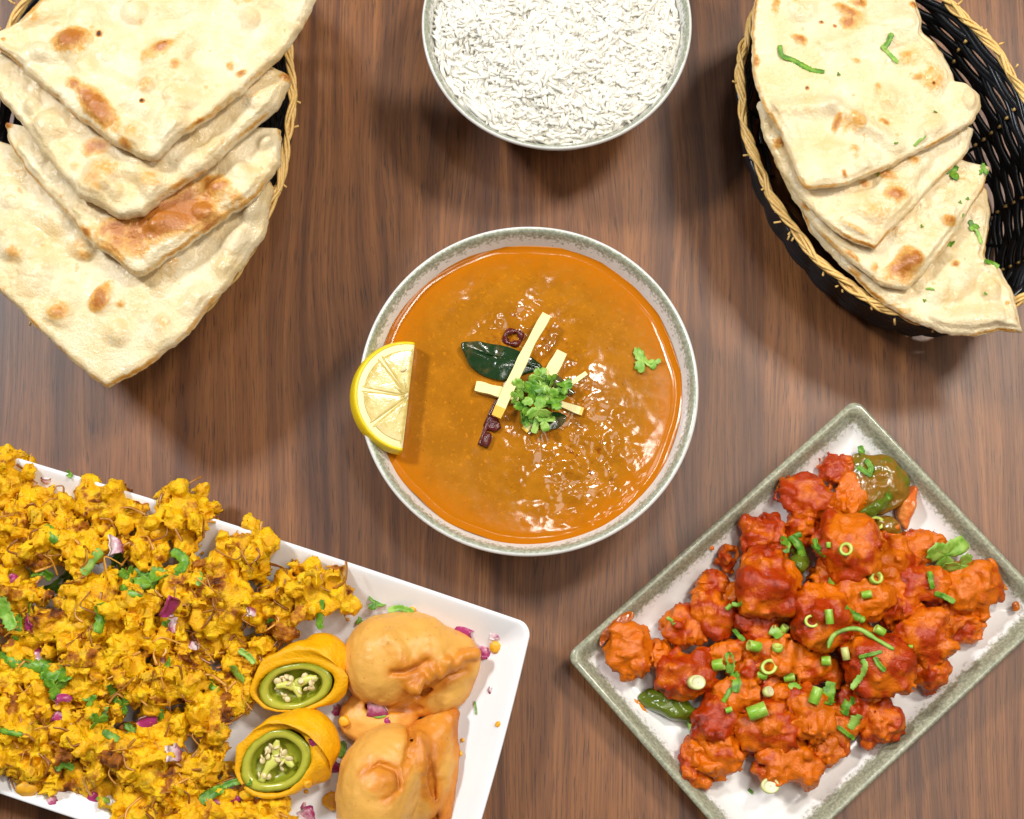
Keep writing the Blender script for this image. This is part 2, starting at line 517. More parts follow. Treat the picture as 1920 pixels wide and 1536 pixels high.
# curry: a lumpy liquid disc with a closed underside
ZC = 5.45
nr, nc = 130, 380
sR = np.linspace(0, 1, nr) ** 0.8
aR = np.linspace(0, 2 * np.pi, nc, endpoint=False)
RC = 7.92
wob_ = 1 + 0.012 * fbm(np.stack([np.cos(aR) * 3, np.sin(aR) * 3, 0 * aR], -1), 3, 77)
xx = CB[0] + RC * sR[:, None] * np.cos(aR) * wob_; yy = CB[1] + RC * sR[:, None] * np.sin(aR) * wob_
P2 = np.stack([xx, yy, np.full_like(xx, 0.3)], -1)
pc1 = px(1010, 730, ZC); pc2 = px(1090, 880, ZC); pc3 = px(960, 600, ZC)
g_ = lambda c, s: np.exp(-(((xx - c[0]) ** 2 + (yy - c[1]) ** 2) / s ** 2))
lump = np.clip(1.0 * g_(pc1, 2.6) + 1.0 * g_(pc2, 2.5) + 0.6 * g_(pc3, 2.3) + 0.012, 0, 1.15)
h1 = fbm(P2 * 0.42, 3, 11); h2 = fbm(P2 * 1.25, 3, 23); h3 = np.abs(fbm(P2 * 0.9, 3, 31))
h4 = fbm(P2 * 3.2, 2, 51)
zz = ZC + lump * (0.22 * h1 + 0.080 * h2 + 0.05 * (0.5 - h3) + 0.012 * h4) + 0.05 * g_(pc2, 2.2) * h2 + 0.004 * h1 + 0.40 * g_(pc1, 3.0)
edge = np.repeat(sR[:, None], nc, 1)
zz = zz + 0.10 * np.clip((edge - 0.965) / 0.035, 0, 1) ** 2 - 0.02 * np.exp(-((edge - 0.95) / 0.015) ** 2)
R = np.stack([xx, yy, zz], -1)
skirt = R[-1:].copy(); skirt[..., 2] = ZC - 0.45; skirt[..., :2] = CB[:2] + (skirt[..., :2] - CB[:2]) * 0.96
bot = R[:1].copy(); bot[..., 2] = ZC - 0.45
R = np.concatenate([R, skirt, bot], 0)
V, F = loft(R)
at = dict(lump=np.concatenate([lump.ravel(), np.zeros(2 * nc)]), edge=np.concatenate([edge.ravel(), np.zeros(2 * nc)]))
curry = mk('curry_sauce', V, F, MAT['sauce'], attrs=at, label='thick glossy orange brown curry filling the centre bowl', cat='curry')
SURF = {'curry': [(V, F)], 'dish': [], 'platter': [], 'basket': []}

# rice
RR, ZR = 6.6, 5.5


def grain_path(L, bend, n=6):
    t = np.linspace(-0.5, 0.5, n)
    return np.stack([t * L, bend * (t ** 2 - 0.08) * 4, 0 * t], -1)


variants = []
for i in range(14):
    L = rng.uniform(1.1, 1.85)
    rr = rng.uniform(0.105, 0.128) * np.array([0.55, 0.92, 1.05, 1.05, 0.9, 0.45])
    variants.append(tube(grain_path(L, rng.normal(0, 0.32)), rr, rr * 0.85, 6))
GR = []
for i in range(5600):
    a = rng.uniform(0, 2 * np.pi); r = RR * math.sqrt(rng.uniform(0, 1))
    x, y = r * math.cos(a), r * math.sin(a)
    yw = rng.uniform(0, 2 * np.pi)
    if r > 5.6: yw = a + math.pi / 2 + rng.normal(0, 0.35)
    if max(math.hypot(x + e * 0.85 * math.cos(yw), y + e * 0.85 * math.sin(yw)) for e in (-1, 1)) > 6.66: continue
    top = ZR + 0.75 * (1 - (r / RR) ** 2) + 0.35 * float(noise(np.array([x * 0.6, y * 0.6, 3.1]), 4))
    dz = -abs(rng.normal(0, 0.20)) + 0.04
    GR.append((dz, RB[0] + x, RB[1] + y, top + dz, yw, rng.normal(0, 0.16), rng.integers(14), rng.uniform(0, 6.28)))
GR.sort(key=lambda q: -q[0])


def rot(yaw, pitch, roll=0.0):
    cy, sy, cp, sp, cr, sr = math.cos(yaw), math.sin(yaw), math.cos(pitch), math.sin(pitch), math.cos(roll), math.sin(roll)
    Z = np.array([[cy, -sy, 0], [sy, cy, 0], [0, 0, 1]]); Y = np.array([[cp, 0, sp], [0, 1, 0], [-sp, 0, cp]])
    X = np.array([[1, 0, 0], [0, cr, -sr], [0, sr, cr]])
    return Z @ Y @ X


def inview(p):
    d = p - CAM; zc = d[1] * st - d[2] * ct
    return -(d[1] * ct + d[2] * st) / zc * FPX + 768


vis = [q for q in GR if inview(np.array(q[1:4])) > 12][:300]
vid = set(id(q) for q in vis)
gm = []
for i, (V, F) in enumerate(variants):
    me = build_mesh('rice_grain', V, F); me.materials.append(MAT['rice']); gm.append(me)
for q in vis:
    o = link('rice_grain', gm[q[6]], q[1:4])
    o.rotation_euler = (q[7] * 0.15, q[5], q[4])
    tag(o, 'loose long white rice grain on top of the rice in the bowl', 'rice', 'rice grains on top of the bowl')
parts = []
for q in GR:
    if id(q) in vid: continue
    V, F = variants[q[6]]
    parts.append((V @ rot(q[4], q[5], q[7]).T + np.array(q[1:4]), F))
rs = np.linspace(0, 1.04, 40); pr = np.stack([rs * RR, ZR - 0.24 + 0.75 * (1 - np.minimum(rs, 1) ** 2)], -1)
Rr = lathe(pr, 120, (RB[0], RB[1], 0)); Rr[..., 2] += 0.12 * noise(np.stack([Rr[..., 0] * 1.5, Rr[..., 1] * 1.5, 0 * Rr[..., 0]], -1), 9)
parts.append(loft(Rr))
V, F = join(parts)
mk('cooked_rice', V, F, MAT['rice'], kind='stuff', label='heap of steamed white long grain rice filling the bowl', cat='rice')


# ------------------------------------------------------------------ rectangular dishes
def rr_ring(hw, hh, r, bulge, n):
    """points of a rounded rectangle of half sizes hw, hh, corner radius r, sides bowed out by bulge"""
    r = max(r, 0.02)
    seg = []
    m = n // 4; k = m // 3
    for q, (cx, cy) in enumerate([(1, 1), (-1, 1), (-1, -1), (1, -1)]):
        a = np.linspace(0, np.pi / 2, k) + q * np.pi / 2
        seg.append(np.stack([cx * (hw - r) + r * np.cos(a), cy * (hh - r) + r * np.sin(a)], -1))
        nx = [(-1, 1), (-1, -1), (1, -1), (1, 1)][q]
        e0 = seg[-1][-1]
        a2 = (q + 1) * np.pi / 2
        e1 = np.array([nx[0] * (hw - r) + r * math.cos(a2), nx[1] * (hh - r) + r * math.sin(a2)])
        t = np.linspace(0, 1, m - k + 2)[1:-1, None]
        seg.append(e0 + (e1 - e0) * t)
    P = np.vstack(seg)
    bx = bulge * (1 - (P[:, 0] / hw) ** 2); by = bulge * 0.7 * (1 - (P[:, 1] / hh) ** 2)
    P[:, 1] += np.sign(P[:, 1]) * np.clip(bx, 0, None) * np.abs(P[:, 1] / hh) ** 3
    P[:, 0] += np.sign(P[:, 0]) * np.clip(by, 0, None) * np.abs(P[:, 0] / hw) ** 3
    return P


def tray(name, corner, ex, ey, Lx, Ly, prof, gl, r0, bulge, mat, label, lift=0.0, feather=1.0):
    """corner: outer corner; ex, ey unit axes into the dish"""
    C = corner + ex * Lx / 2 + ey * Ly / 2
    n = 240; rings = []
    pr = smooth_path(np.array(prof, float), len(prof) * 6)
    for ins, z in pr:
        P = rr_ring(Lx / 2 - ins, Ly / 2 - ins, max(r0 - ins * 0.35, 0.15), bulge, n)
        w = (np.abs(P[:, 0]) / (Lx / 2)) ** 4 * (np.abs(P[:, 1]) / (Ly / 2)) ** 4
        zz = z + lift * w * np.clip(z / 2.2, 0, 1) ** 2
        rings.append(C + P[:, :1] * ex + P[:, 1:] * ey + np.stack([0 * zz, 0 * zz, zz], -1))
    R = np.array(rings); R[..., 2] = R[..., 2] - corner[2]
    ce = np.array(R[-1]); cc = ce.mean(0)
    for s in (0.6, 0.3, 0.02):
        R = np.concatenate([R, (cc + (ce - cc) * s)[None]], 0)
    s = np.linspace(0, len(prof) - 1, len(prof) * 6)
    g1 = np.interp(s, np.arange(len(prof)), gl)
    fe = np.full(len(g1), feather); fe[g1 > 0.9] = 0.35
    g1 = np.concatenate([g1, [0, 0, 0]]); fe = np.concatenate([fe, [0.3] * 3])
    V, F = loft(R, cap0=True)
    root = empty(name, (C[0], C[1], 0), label, 'plate')
    mk('dish_body', V, F, mat, root, dict(glaze=np.append(np.repeat(g1, n), 0), feather=np.append(np.repeat(fe, n), 0.3)))
    return root, V, F, C


unit = lambda v: v / np.linalg.norm(v)
# celadon dish
K = px(1060, 1230, 2.0); K2 = px(1604, 746, 2.0); K3 = px(1450, 1618, 2.0)
ex = unit((K2 - K) * [1, 1, 0]); ey = np.array([ex[1], -ex[0], 0])
Lx = np.linalg.norm(K2 - K); Ly = 15.1
prof = [(2.6, 0.1), (2.3, 0.0), (1.9, 0.0), (1.6, 0.35), (0.6, 1.3), (0.12, 1.75), (0.0, 1.92), (0.10, 2.06), (0.28, 2.06), (0.45, 1.92), (0.62, 1.62), (0.85, 1.32), (1.3, 0.98), (1.9, 0.8), (2.8, 0.74)]
gl = [0, 0, 0, 0.2, 0.7, 0.95, 1.0, 0.95, 1, 1, 0.85, 0.45, 0.15, 0.0, 0]
dish, V, F, DC = tray('rectangular_dish', K, ex, ey, Lx, Ly, prof, gl, 0.62, 0.0, MAT['dish'],
                      'rectangular cream dish with grey green rim holding the red glazed fritters', feather=0.9)
SURF['dish'].append((V, F))
FLOOR_D = 0.75
# white platter
A = px(60, 876, 2.6); B = px(998, 1172, 2.6); W0 = px(40, 1490, 2.6)
ex2 = unit((A - B) * [1, 1, 0]); ey2 = np.array([-ex2[1], ex2[0], 0])
Ly2 = float(np.dot(W0 - B, ey2)); ey2 = unit((px(896, 1536, 2.6) - B) * [1, 1, 0]); Lx2 = 38.0
prof = [(4.6, 0.12), (4.2, 0.0), (3.8, 0.0), (3.4, 0.3), (1.4, 1.6), (0.25, 2.42), (0.04, 2.58), (0.0, 2.66), (0.06, 2.73), (0.2, 2.72), (0.5, 2.5), (1.1, 1.98), (1.9, 1.35), (2.8, 0.95), (4.0, 0.85), (4.6, 0.84)]
plat, V, F, PC = tray('serving_platter', B, ex2, ey2, Lx2, Ly2, prof, [0] * len(prof), 0.7, 0.30, MAT['porcelain'],
                      'long white porcelain platter holding the yellow fritters, chillies and samosas', lift=0.35)
SURF['platter'].append((V, F))
FLOOR_P = 0.85


# ------------------------------------------------------------------ baskets
def basket(name, c, ax, bx, ang, label, seed, lean=11):
    rg = np.random.default_rng(seed)
    H, flare = 6.7, math.tan(math.radians(lean))
    root = empty(name, (c[0], c[1], 0), label, 'basket', 'oval woven bread baskets')
    u = np.array([math.cos(ang), math.sin(ang)]); w = np.array([-u[1], u[0]])
    nst = 28

    def ring(z, th, off):
        ins = (H - z) * flare + 1.6 * np.clip((1.2 - z) / 1.2, 0, 1) ** 2
        p = (ax - ins + off)[..., None] * np.cos(th)[..., None] * u + (bx - ins + off)[..., None] * np.sin(th)[..., None] * w
        return np.concatenate([c[:2] + p, np.broadcast_to(z, th.shape)[..., None]], -1)
    n = nst * 10
    th = np.linspace(0, 2 * np.pi, n, endpoint=False)
    rows = 24
    for i in range(rows):
        z = 0.35 + (H - 0.75) * i / (rows - 1)
        ph = 0 if (i // 2) % 2 == 0 else np.pi
        off = 0.15 * np.cos(th * nst / 2 + ph)
        zz = z + 0.05 * np.sin(th * 5 + rg.uniform(0, 6)) + 0.03 * rg.normal(size=n).cumsum() / 8
        P = ring(zz, th, off)
        V, F = tube(P, 0.175 * rg.uniform(0.9, 1.08), 0.148, 6, closed=True)
        mk('weaver_strand', V, F, MAT['cane'], root)
    for i in range(nst):
        t = 2 * np.pi * (i + 0.5) / nst
        z = np.linspace(0.2, H - 0.1, 9)
        P = ring(z, np.full(9, t), np.zeros(9))
        V, F = tube(P, 0.11, 0.11, 5, up=(math.cos(t), math.sin(t), 0.1))
        mk('stake', V, F, MAT['cane'], root)
    # woven bottom: concentric strands and crossing bars
    for i in range(13):
        k = (i + 0.6) / 12.8
        P = np.concatenate([c[:2] + ((ax - 3.0) * k * np.cos(th) * 1.0)[:, None] * u + ((bx - 3.0) * k * np.sin(th))[:, None] * w,
                            (0.24 + 0.07 * np.cos(th * 10 + np.pi * i))[:, None]], -1)[::2]
        V, F = tube(P, 0.15, 0.1, 5, closed=True)
        mk('base_strand', V, F, MAT['cane'], root)
    for i in range(10):
        t = np.pi * i / 10
        P = np.array([[*(c[:2] + s * ((ax - 2.9) * math.cos(t) * u + (bx - 2.9) * math.sin(t) * w)), 0.2] for s in np.linspace(-1, 1, 5)])
        V, F = tube(P, 0.12, 0.08, 5)
        mk('base_bar', V, F, MAT['cane'], root)
    # golden twine: stitches through the wall and the braided rim
    st_ = []
    for i in range(0, nst, 2):
        for z in np.linspace(1.2, H - 1.0, 6):
            t = 2 * np.pi * (i + 0.5) / nst + rg.normal(0, 0.008)
            P = ring(np.array([z - 0.13, z + 0.13]), np.full(2, t), np.full(2, -0.20))
            st_.append(tube(P, 0.09, 0.09, 5))
    V, F = join(st_)
    mk('twine_stitches', V, F, MAT['twine'], root, kind='stuff')
    m = 720
    t2 = np.linspace(0, 2 * np.pi, m, endpoint=False)
    turns = 17
    base = ring(np.full(m, H + 0.05), t2, np.zeros(m))
    nrm = (np.cos(t2)[:, None] * u + np.sin(t2)[:, None] * w)
    for k in range(7):
        ph = 2 * np.pi * k / 7
        sg = 1 if k < 5 else -1
        a = sg * turns * t2 + ph + 0.25 * np.sin(t2 * 9 + k)
        rad = 0.17 + 0.05 * np.sin(t2 * 13 + k * 2)
        P = base.copy()
        P[:, :2] += nrm * (np.cos(a) * rad)[:, None]
        P[:, 2] += np.sin(a) * rad * 0.9
        V, F = tube(P, 0.10 * rg.uniform(0.8, 1.15), 0.09, 6, closed=True)
        mk('rim_twine', V, F, MAT['twine'], root)
    fr = []
    for i in range(46):
        t = rg.uniform(0, 2 * np.pi)
        p = ring(np.array([H + rg.uniform(-0.5, 0.35)]), np.array([t]), np.array([rg.uniform(0.1, 0.35)]))[0]
        d = np.array([*(math.cos(t) * u + math.sin(t) * w), 0]) + rg.normal(0, 0.7, 3)
        fr.append(tube(np.array([p, p + unit(d) * rg.uniform(0.15, 0.42)]), 0.06, 0.06, 5))
    V, F = join(fr)
    mk('frayed_ends', V, F, MAT['twine'], root, kind='stuff')
    return root


basket('bread_basket', np.array([-19.68, 14.03, 0]), 12.3, 8.0, math.radians(-95.8), 'black woven basket with golden twine rim under the thick naan squares', 3, 23)
basket('bread_basket', np.array([20.10, 13.01, 0]), 10.6, 7.28, math.radians(-63.2), 'black woven basket with golden twine rim under the herb sprinkled naan', 5)


# ------------------------------------------------------------------ naan
def naan(name, out, zpl, thick, label, toasts, bubbles, seed, rag=0.10, nb=36, bamp=0.42, droop=None, folds=()):
    """out: outline in photo pixels; zpl = (z0, dz per 100 px right, dz per 100 px down) the lie of the sheet"""
    rg = np.random.default_rng(seed)
    out = np.asarray(out, float); c = out.mean(0)
    na, nr = 380, 80
    P = []
    L = np.linalg.norm(np.roll(out, -1, 0) - out, axis=1); cum = np.concatenate([[0], np.cumsum(L)])
    s = np.linspace(0, cum[-1], na, endpoint=False)
    oc = np.vstack([out, out[:1]])
    O = np.stack([np.interp(s, cum, oc[:, 0]), np.interp(s, cum, oc[:, 1])], -1)
    for _ in range(3): O = (np.roll(O, 1, 0) + 2 * O + np.roll(O, -1, 0)) / 4
    zf = lambda q: zpl[0] + zpl[1] * (q[..., 0] - c[0]) / 100 + zpl[2] * (q[..., 1] - c[1]) / 100
    W = px(O[:, 0], O[:, 1], zf(O))          # the outline, laid on the sheet's own plane
    cw = px(c[0], c[1], zf(c))
    nrm = unit(np.cross(px(c[0] + 50, c[1], zf(c + [50, 0])) - cw, px(c[0], c[1] - 50, zf(c - [0, 50])) - cw))
    d = W - cw; dl = np.linalg.norm(d, axis=1, keepdims=True)
    W = W + d / dl * (rag * fbm(W * 0.8, 2, seed) + rag * 0.5 * fbm(W * 3.5, 2, seed + 5))[:, None]
    d = W - cw
    ss = np.linspace(0.0, 1, nr) ** 0.75
    G = cw + d[None] * ss[:, None, None]
    rem = np.linalg.norm(d, axis=1)[None] * (1 - ss[:, None])     # distance to the edge
    flat = G.copy(); flat[..., 2] = 0
    h = 0.22 * noise(flat * 0.45, seed + 4) * np.exp(-(rem / 1.6) ** 2) + 0.30 * fbm(flat * 0.28, 2, seed + 1) + 0.13 * fbm(flat * 0.9, 3, seed + 2) - 0.14 * (1 - np.abs(noise(flat * 0.42, seed + 11))) ** 7 - 0.05 * (1 - np.abs(noise(flat * 1.1, seed + 12))) ** 6 + 0.014 * fbm(flat * 4.5, 2, seed + 3)
    toast = np.zeros(h.shape) - 0.08
    nz7 = noise(flat * 0.9, seed + 7); tw = fbm(flat * 0.8, 2, seed + 9)
    bl = [(px(u, v, zf(np.array([u, v]))), r * CMPX, a) for u, v, r, a in bubbles]
    for i in range(nb):
        k = rg.integers(na); q = G[int(nr * rg.uniform(0.05, 0.93)), k]
        bl.append((q, rg.uniform(0.65, 1.8), rg.uniform(0.2, 1) * bamp))
    for q, r, a in bl:
        dx = flat[..., 0] - q[0]; dy = flat[..., 1] - q[1]; an = rg.uniform(0, 3.14); e = rg.uniform(0.75, 1.3)
        x1 = dx * math.cos(an) + dy * math.sin(an); y1 = (-dx * math.sin(an) + dy * math.cos(an)) * e
        dd = np.sqrt(x1 ** 2 + y1 ** 2) / r * (1 + 0.4 * nz7)
        dome = np.clip(1 - dd ** 2, 0, 1) ** 2.2
        h = np.maximum(h, h * 0.6 + a * dome) - 0.05 * a * np.exp(-((dd - 1.1) / 0.35) ** 2)
        if rg.uniform() < 0.55:
            toast = np.maximum(toast, dome * rg.uniform(0.15, 0.62) * np.clip(a / bamp, 0.4, 1))
    for (u0, v0), (u1, v1), wd, a in folds:
        a0 = px(u0, v0, zf(np.array([u0, v0]))); b0 = px(u1, v1, zf(np.array([u1, v1])))
        ab = (b0 - a0)[:2]; t = np.clip(((flat[..., :2] - a0[:2]) @ ab) / (ab @ ab), 0, 1)
        dd = np.linalg.norm(flat[..., :2] - a0[:2] - t[..., None] * ab, axis=-1)
        h = h + a * np.exp(-(dd / wd) ** 2)
    for u, v, ru, rv, ang, a in toasts:
        q = px(u, v, zf(np.array([u, v]))); an = -math.radians(ang)
        dx = flat[..., 0] - q[0]; dy = flat[..., 1] - q[1]
        x1 = (dx * math.cos(an) + dy * math.sin(an)) / (ru * CMPX); y1 = (-dx * math.sin(an) + dy * math.cos(an)) / (rv * CMPX)
        dd = np.sqrt(x1 ** 2 + y1 ** 2) * (1 + 0.35 * tw)
        k = np.clip(1.45 - dd, 0, 1.15) / 1.15
        toast = np.maximum(toast, a * k * (1.25 if a < 1.15 else 1.9)); h = h + 0.12 * np.clip(1.2 - dd, 0, 1)
    toast = np.maximum(toast, (0.25 + 0.9 * noise(W * 0.45, seed + 8))[None] * np.exp(-(rem / 0.10) ** 2))
    rnd = thick * 0.45 * (1 - np.sqrt(np.clip(1 - (1 - np.clip(rem / 0.35, 0, 1)) ** 2, 0, 1)))
    G = G + nrm * (h * np.clip(rem / 0.4, 0.55, 1) - rnd)[..., None]
    if droop is not None:
        q = px(droop[0], droop[1], zf(np.array(droop[:2]))); dr = np.linalg.norm(flat[..., :2] - q[:2], axis=-1)
        G[..., 2] -= droop[3] * np.clip(1 - dr / (droop[2] * CMPX), 0, 1) ** 1.5
    # side and underside
    low = G[-1]
    side = [low - nrm * thick * k + (unit_rows(d)) * b for k, b in ((0.18, 0.06), (0.36, 0.06), (0.52, 0.0))]
    side = [x + unit_rows(d) * (0.035 * fbm(x * 3.0, 2, seed + 20))[:, None] for x in side]
    und = [cw + (low - cw) * k - nrm * thick * 0.62 for k in (0.95, 0.6, 0.02)]
    R = np.concatenate([G, np.array(side + und)], 0)
    tt = np.concatenate([toast.ravel(), np.repeat([0.10, 0.02, 0.12], na) + np.tile(0.55 * noise(W * 0.7, seed + 8), 3), np.full(3 * na, 0.3)])
    V, F = loft(R)
    F = [f[:, ::-1] for f in F]
    SURF['basket'].append((V, F))
    return mk(name, V, F, MAT['naan'], attrs=dict(toast=tt), label=label, cat='naan', group='naan pieces in the baskets')


unit_rows = lambda d: d / np.linalg.norm(d, axis=1, keepdims=True)
naan('naan', [(-70, 235), (60, 285), (200, 240), (340, 250), (470, 300), (512, 345), (490, 440), (425, 530), (345, 625), (262, 688), (192, 722), (128, 668), (62, 602), (0, 545), (-80, 450)],
     (8.0, -0.05, 0.05), 0.6, 'large buttery naan square lowest in the stack, its corner overhanging the basket',
     [(30, 480, 20, 14, 20, 0.5), (190, 560, 14, 24, 10, 0.85), (108, 588, 22, 16, 0, 0.7), (225, 568, 10, 8, 0, 0.6), (60, 612, 10, 26, -45, 0.9), (160, 480, 16, 10, 0, 0.55)],
     [(190, 565, 45, 0.45), (110, 590, 40, 0.4), (30, 470, 50, 0.45), (370, 560, 45, 0.4), (320, 480, 60, 0.5), (160, 470, 35, 0.35), (470, 400, 30, 0.4)], 101, droop=(190, 722, 190, 0.6), folds=[((490, 370), (420, 500), 0.5, 0.4)])
naan('naan', [(4, 226), (60, 240), (200, 190), (360, 170), (480, 235), (527, 238), (520, 305), (470, 370), (400, 415), (330, 470), (258, 513), (170, 450), (100, 375), (48, 310), (15, 262)],
     (9.2, 0.0, 0.1), 0.68, 'naan square with the large shiny brown blister, third from the top of the stack',
     [(308, 415, 106, 44, -25, 1.12), (408, 355, 26, 14, -10, 0.8), (14, 232, 12, 10, 30, 1.1), (160, 435, 8, 14, -40, 0.8), (240, 385, 30, 12, 40, 0.5)],
     [(310, 410, 80, 0.45), (500, 270, 32, 0.5), (450, 320, 30, 0.45), (415, 355, 35, 0.4), (80, 300, 26, 0.25)], 102)
naan('naan', [(-20, 100), (60, 80), (220, 60), (420, 60), (505, 120), (543, 140), (520, 195), (470, 235), (400, 300), (320, 352), (262, 398), (222, 405), (150, 360), (85, 290), (40, 225), (2, 185), (-25, 140)],
     (10.4, 0.0, 0.1), 0.8, 'puffy pale naan square second from the top of the stack',
     [(178, 278, 24, 16, -15, 0.75), (140, 313, 10, 8, 0, 0.45), (210, 330, 16, 8, 0, 0.5), (490, 140, 12, 14, 20, 0.6), (335, 345, 20, 7, -30, 0.7), (535, 145, 10, 8, 0, 0.8)],
     [(95, 230, 45, 0.5), (190, 330, 60, 0.5), (300, 300, 35, 0.35), (60, 200, 30, 0.35), (430, 180, 36, 0.4), (480, 190, 28, 0.35)], 103)
naan('naan', [(-30, 70), (60, 20), (110, -60), (330, -110), (620, -90), (588, 0), (562, 45), (520, 105), (470, 150), (400, 205), (330, 255), (298, 290), (262, 293), (215, 262), (150, 220), (80, 160), (20, 105)],
     (11.6, 0.0, 0.1), 0.66, 'topmost naan square with two brown blisters and shiny melted butter',
     [(130, 78, 36, 26, -25, 0.95), (180, 200, 62, 22, 48, 1.0), (140, 158, 22, 14, 30, 0.75), (305, 90, 24, 15, -30, 0.85), (50, 15, 20, 12, -10, 0.8), (330, 125, 8, 7, 0, 0.6), (432, 125, 8, 8, 0, 0.6), (235, 268, 16, 12, 30, 0.8), (6, 75, 6, 6, 0, 0.6), (85, 2, 10, 6, 0, 0.6), (452, 138, 12, 6, -30, 0.7), (375, 225, 14, 6, -35, 0.8), (312, 84, 4, 3, 0, 1.3), (268, 193, 5, 4, 0, 1.3), (187, 66, 4, 5, 0, 1.3)],
     [(130, 90, 55, 0.55), (315, 105, 55, 0.55), (180, 205, 50, 0.4), (250, 250, 45, 0.4), (330, 165, 45, 0.35), (60, 25, 35, 0.4)], 104)

naan('naan', [(1500, 380), (1600, 320), (1760, 300), (1852, 352), (1858, 400), (1845, 485), (1878, 505), (1898, 545), (1918, 622), (1870, 618), (1825, 628), (1770, 622), (1700, 592), (1640, 550), (1575, 490), (1520, 430)],
     (7.35, 0.0, 0.06), 0.38, 'lowest herb naan, its pale pointed corner reaching past the basket rim',
     [(1610, 490, 14, 10, 40, 0.6), (1600, 510, 30, 8, 40, 0.5), (1788, 498, 8, 6, 0, 0.7), (1690, 580, 40, 8, 30, 0.35), (1886, 570, 6, 4, 0, 0.6)],
     [(1800, 520, 60, 0.5), (1855, 545, 35, 0.4), (1830, 400, 40, 0.4)], 201, rag=0.06, nb=16, bamp=0.32, folds=[((1760, 600), (1880, 600), 0.5, 0.35), ((1780, 480), (1760, 560), 0.5, 0.25)])
naan('naan', [(1440, 230), (1560, 260), (1700, 240), (1800, 298), (1856, 312), (1842, 352), (1800, 420), (1762, 475), (1730, 512), (1704, 542), (1650, 528), (1590, 480), (1535, 430), (1490, 370), (1455, 300)],
     (8.1, 0.0, 0.06), 0.38, 'herb naan with the scorched brown corner, second from the bottom of its stack',
     [(1690, 500, 34, 20, -35, 0.85), (1712, 490, 14, 14, 0, 0.9), (1775, 418, 12, 9, 0, 0.8), (1600, 480, 20, 6, 40, 0.7), (1640, 500, 8, 14, 10, 0.5), (1512, 385, 14, 10, 45, 0.9)],
     [(1712, 495, 40, 0.45), (1775, 420, 35, 0.3), (1680, 430, 40, 0.25)], 202, rag=0.06, nb=16, bamp=0.32)
naan('naan', [(1422, 190), (1520, 150), (1700, 170), (1815, 235), (1828, 240), (1812, 285), (1760, 335), (1705, 395), (1668, 432), (1640, 463), (1590, 445), (1545, 410), (1500, 365), (1465, 315), (1435, 255)],
     (8.8, 0.0, 0.06), 0.38, 'smooth herb naan second from the top of the stack with a golden spot',
     [(1678, 366, 16, 14, 0, 0.85), (1715, 285, 26, 10, -25, 0.85), (1660, 330, 22, 8, 20, 0.7), (1620, 345, 12, 10, 0, 0.7), (1460, 270, 12, 14, 40, 0.75), (1600, 430, 30, 6, 30, 0.5), (1712, 305, 12, 16, 20, 0.6)],
     [(1678, 366, 40, 0.3), (1710, 320, 35, 0.35), (1640, 400, 45, 0.25)], 203, rag=0.06, nb=16, bamp=0.32)
naan('naan', [(1412, 60), (1420, -10), (1470, -90), (1640, -110), (1712, -10), (1728, 35), (1725, 60), (1762, 92), (1786, 135), (1790, 152), (1815, 155), (1838, 175), (1842, 198), (1825, 225), (1780, 252), (1720, 282), (1660, 315), (1590, 342), (1512, 350), (1492, 310), (1465, 250), (1435, 200), (1415, 140)],
     (9.6, 0.0, 0.06), 0.38, 'topmost herb naan with a folded flap and toasted freckles beside the open basket side',
     [(1590, 25, 34, 12, 30, 0.7), (1590, 45, 18, 12, 0, 0.75), (1500, 75, 12, 8, 30, 0.75), (1610, 8, 20, 8, 0, 0.7), (1712, 12, 8, 8, 0, 0.9), (1567, 235, 8, 20, 8, 0.75), (1572, 225, 6, 12, 0, 0.8), (1658, 230, 12, 6, 25, 0.7), (1645, 165, 8, 10, 0, 0.5), (1605, 115, 12, 8, 0, 0.5), (1720, 147, 10, 6, 0, 0.65), (1582, 328, 4, 8, -20, 0.8), (1600, 285, 8, 12, 0, 0.5), (1455, 10, 10, 20, 10, 0.6), (1540, 42, 4, 3, 0, 1.2), (1565, 50, 3, 3, 0, 1.2), (1513, 166, 3, 3, 0, 1.2), (1748, 160, 3, 3, 0, 1.2), (1418, 115, 5, 12, 0, 0.8)],
     [(1820, 185, 30, 0.35), (1700, 110, 30, 0.3), (1600, 230, 45, 0.3)], 204, rag=0.06, nb=18, bamp=0.3, folds=[((1455, 205), (1560, 200), 0.5, 0.35), ((1560, 200), (1680, 275), 0.4, 0.3), ((1560, 85), (1700, 40), 0.6, 0.3)])


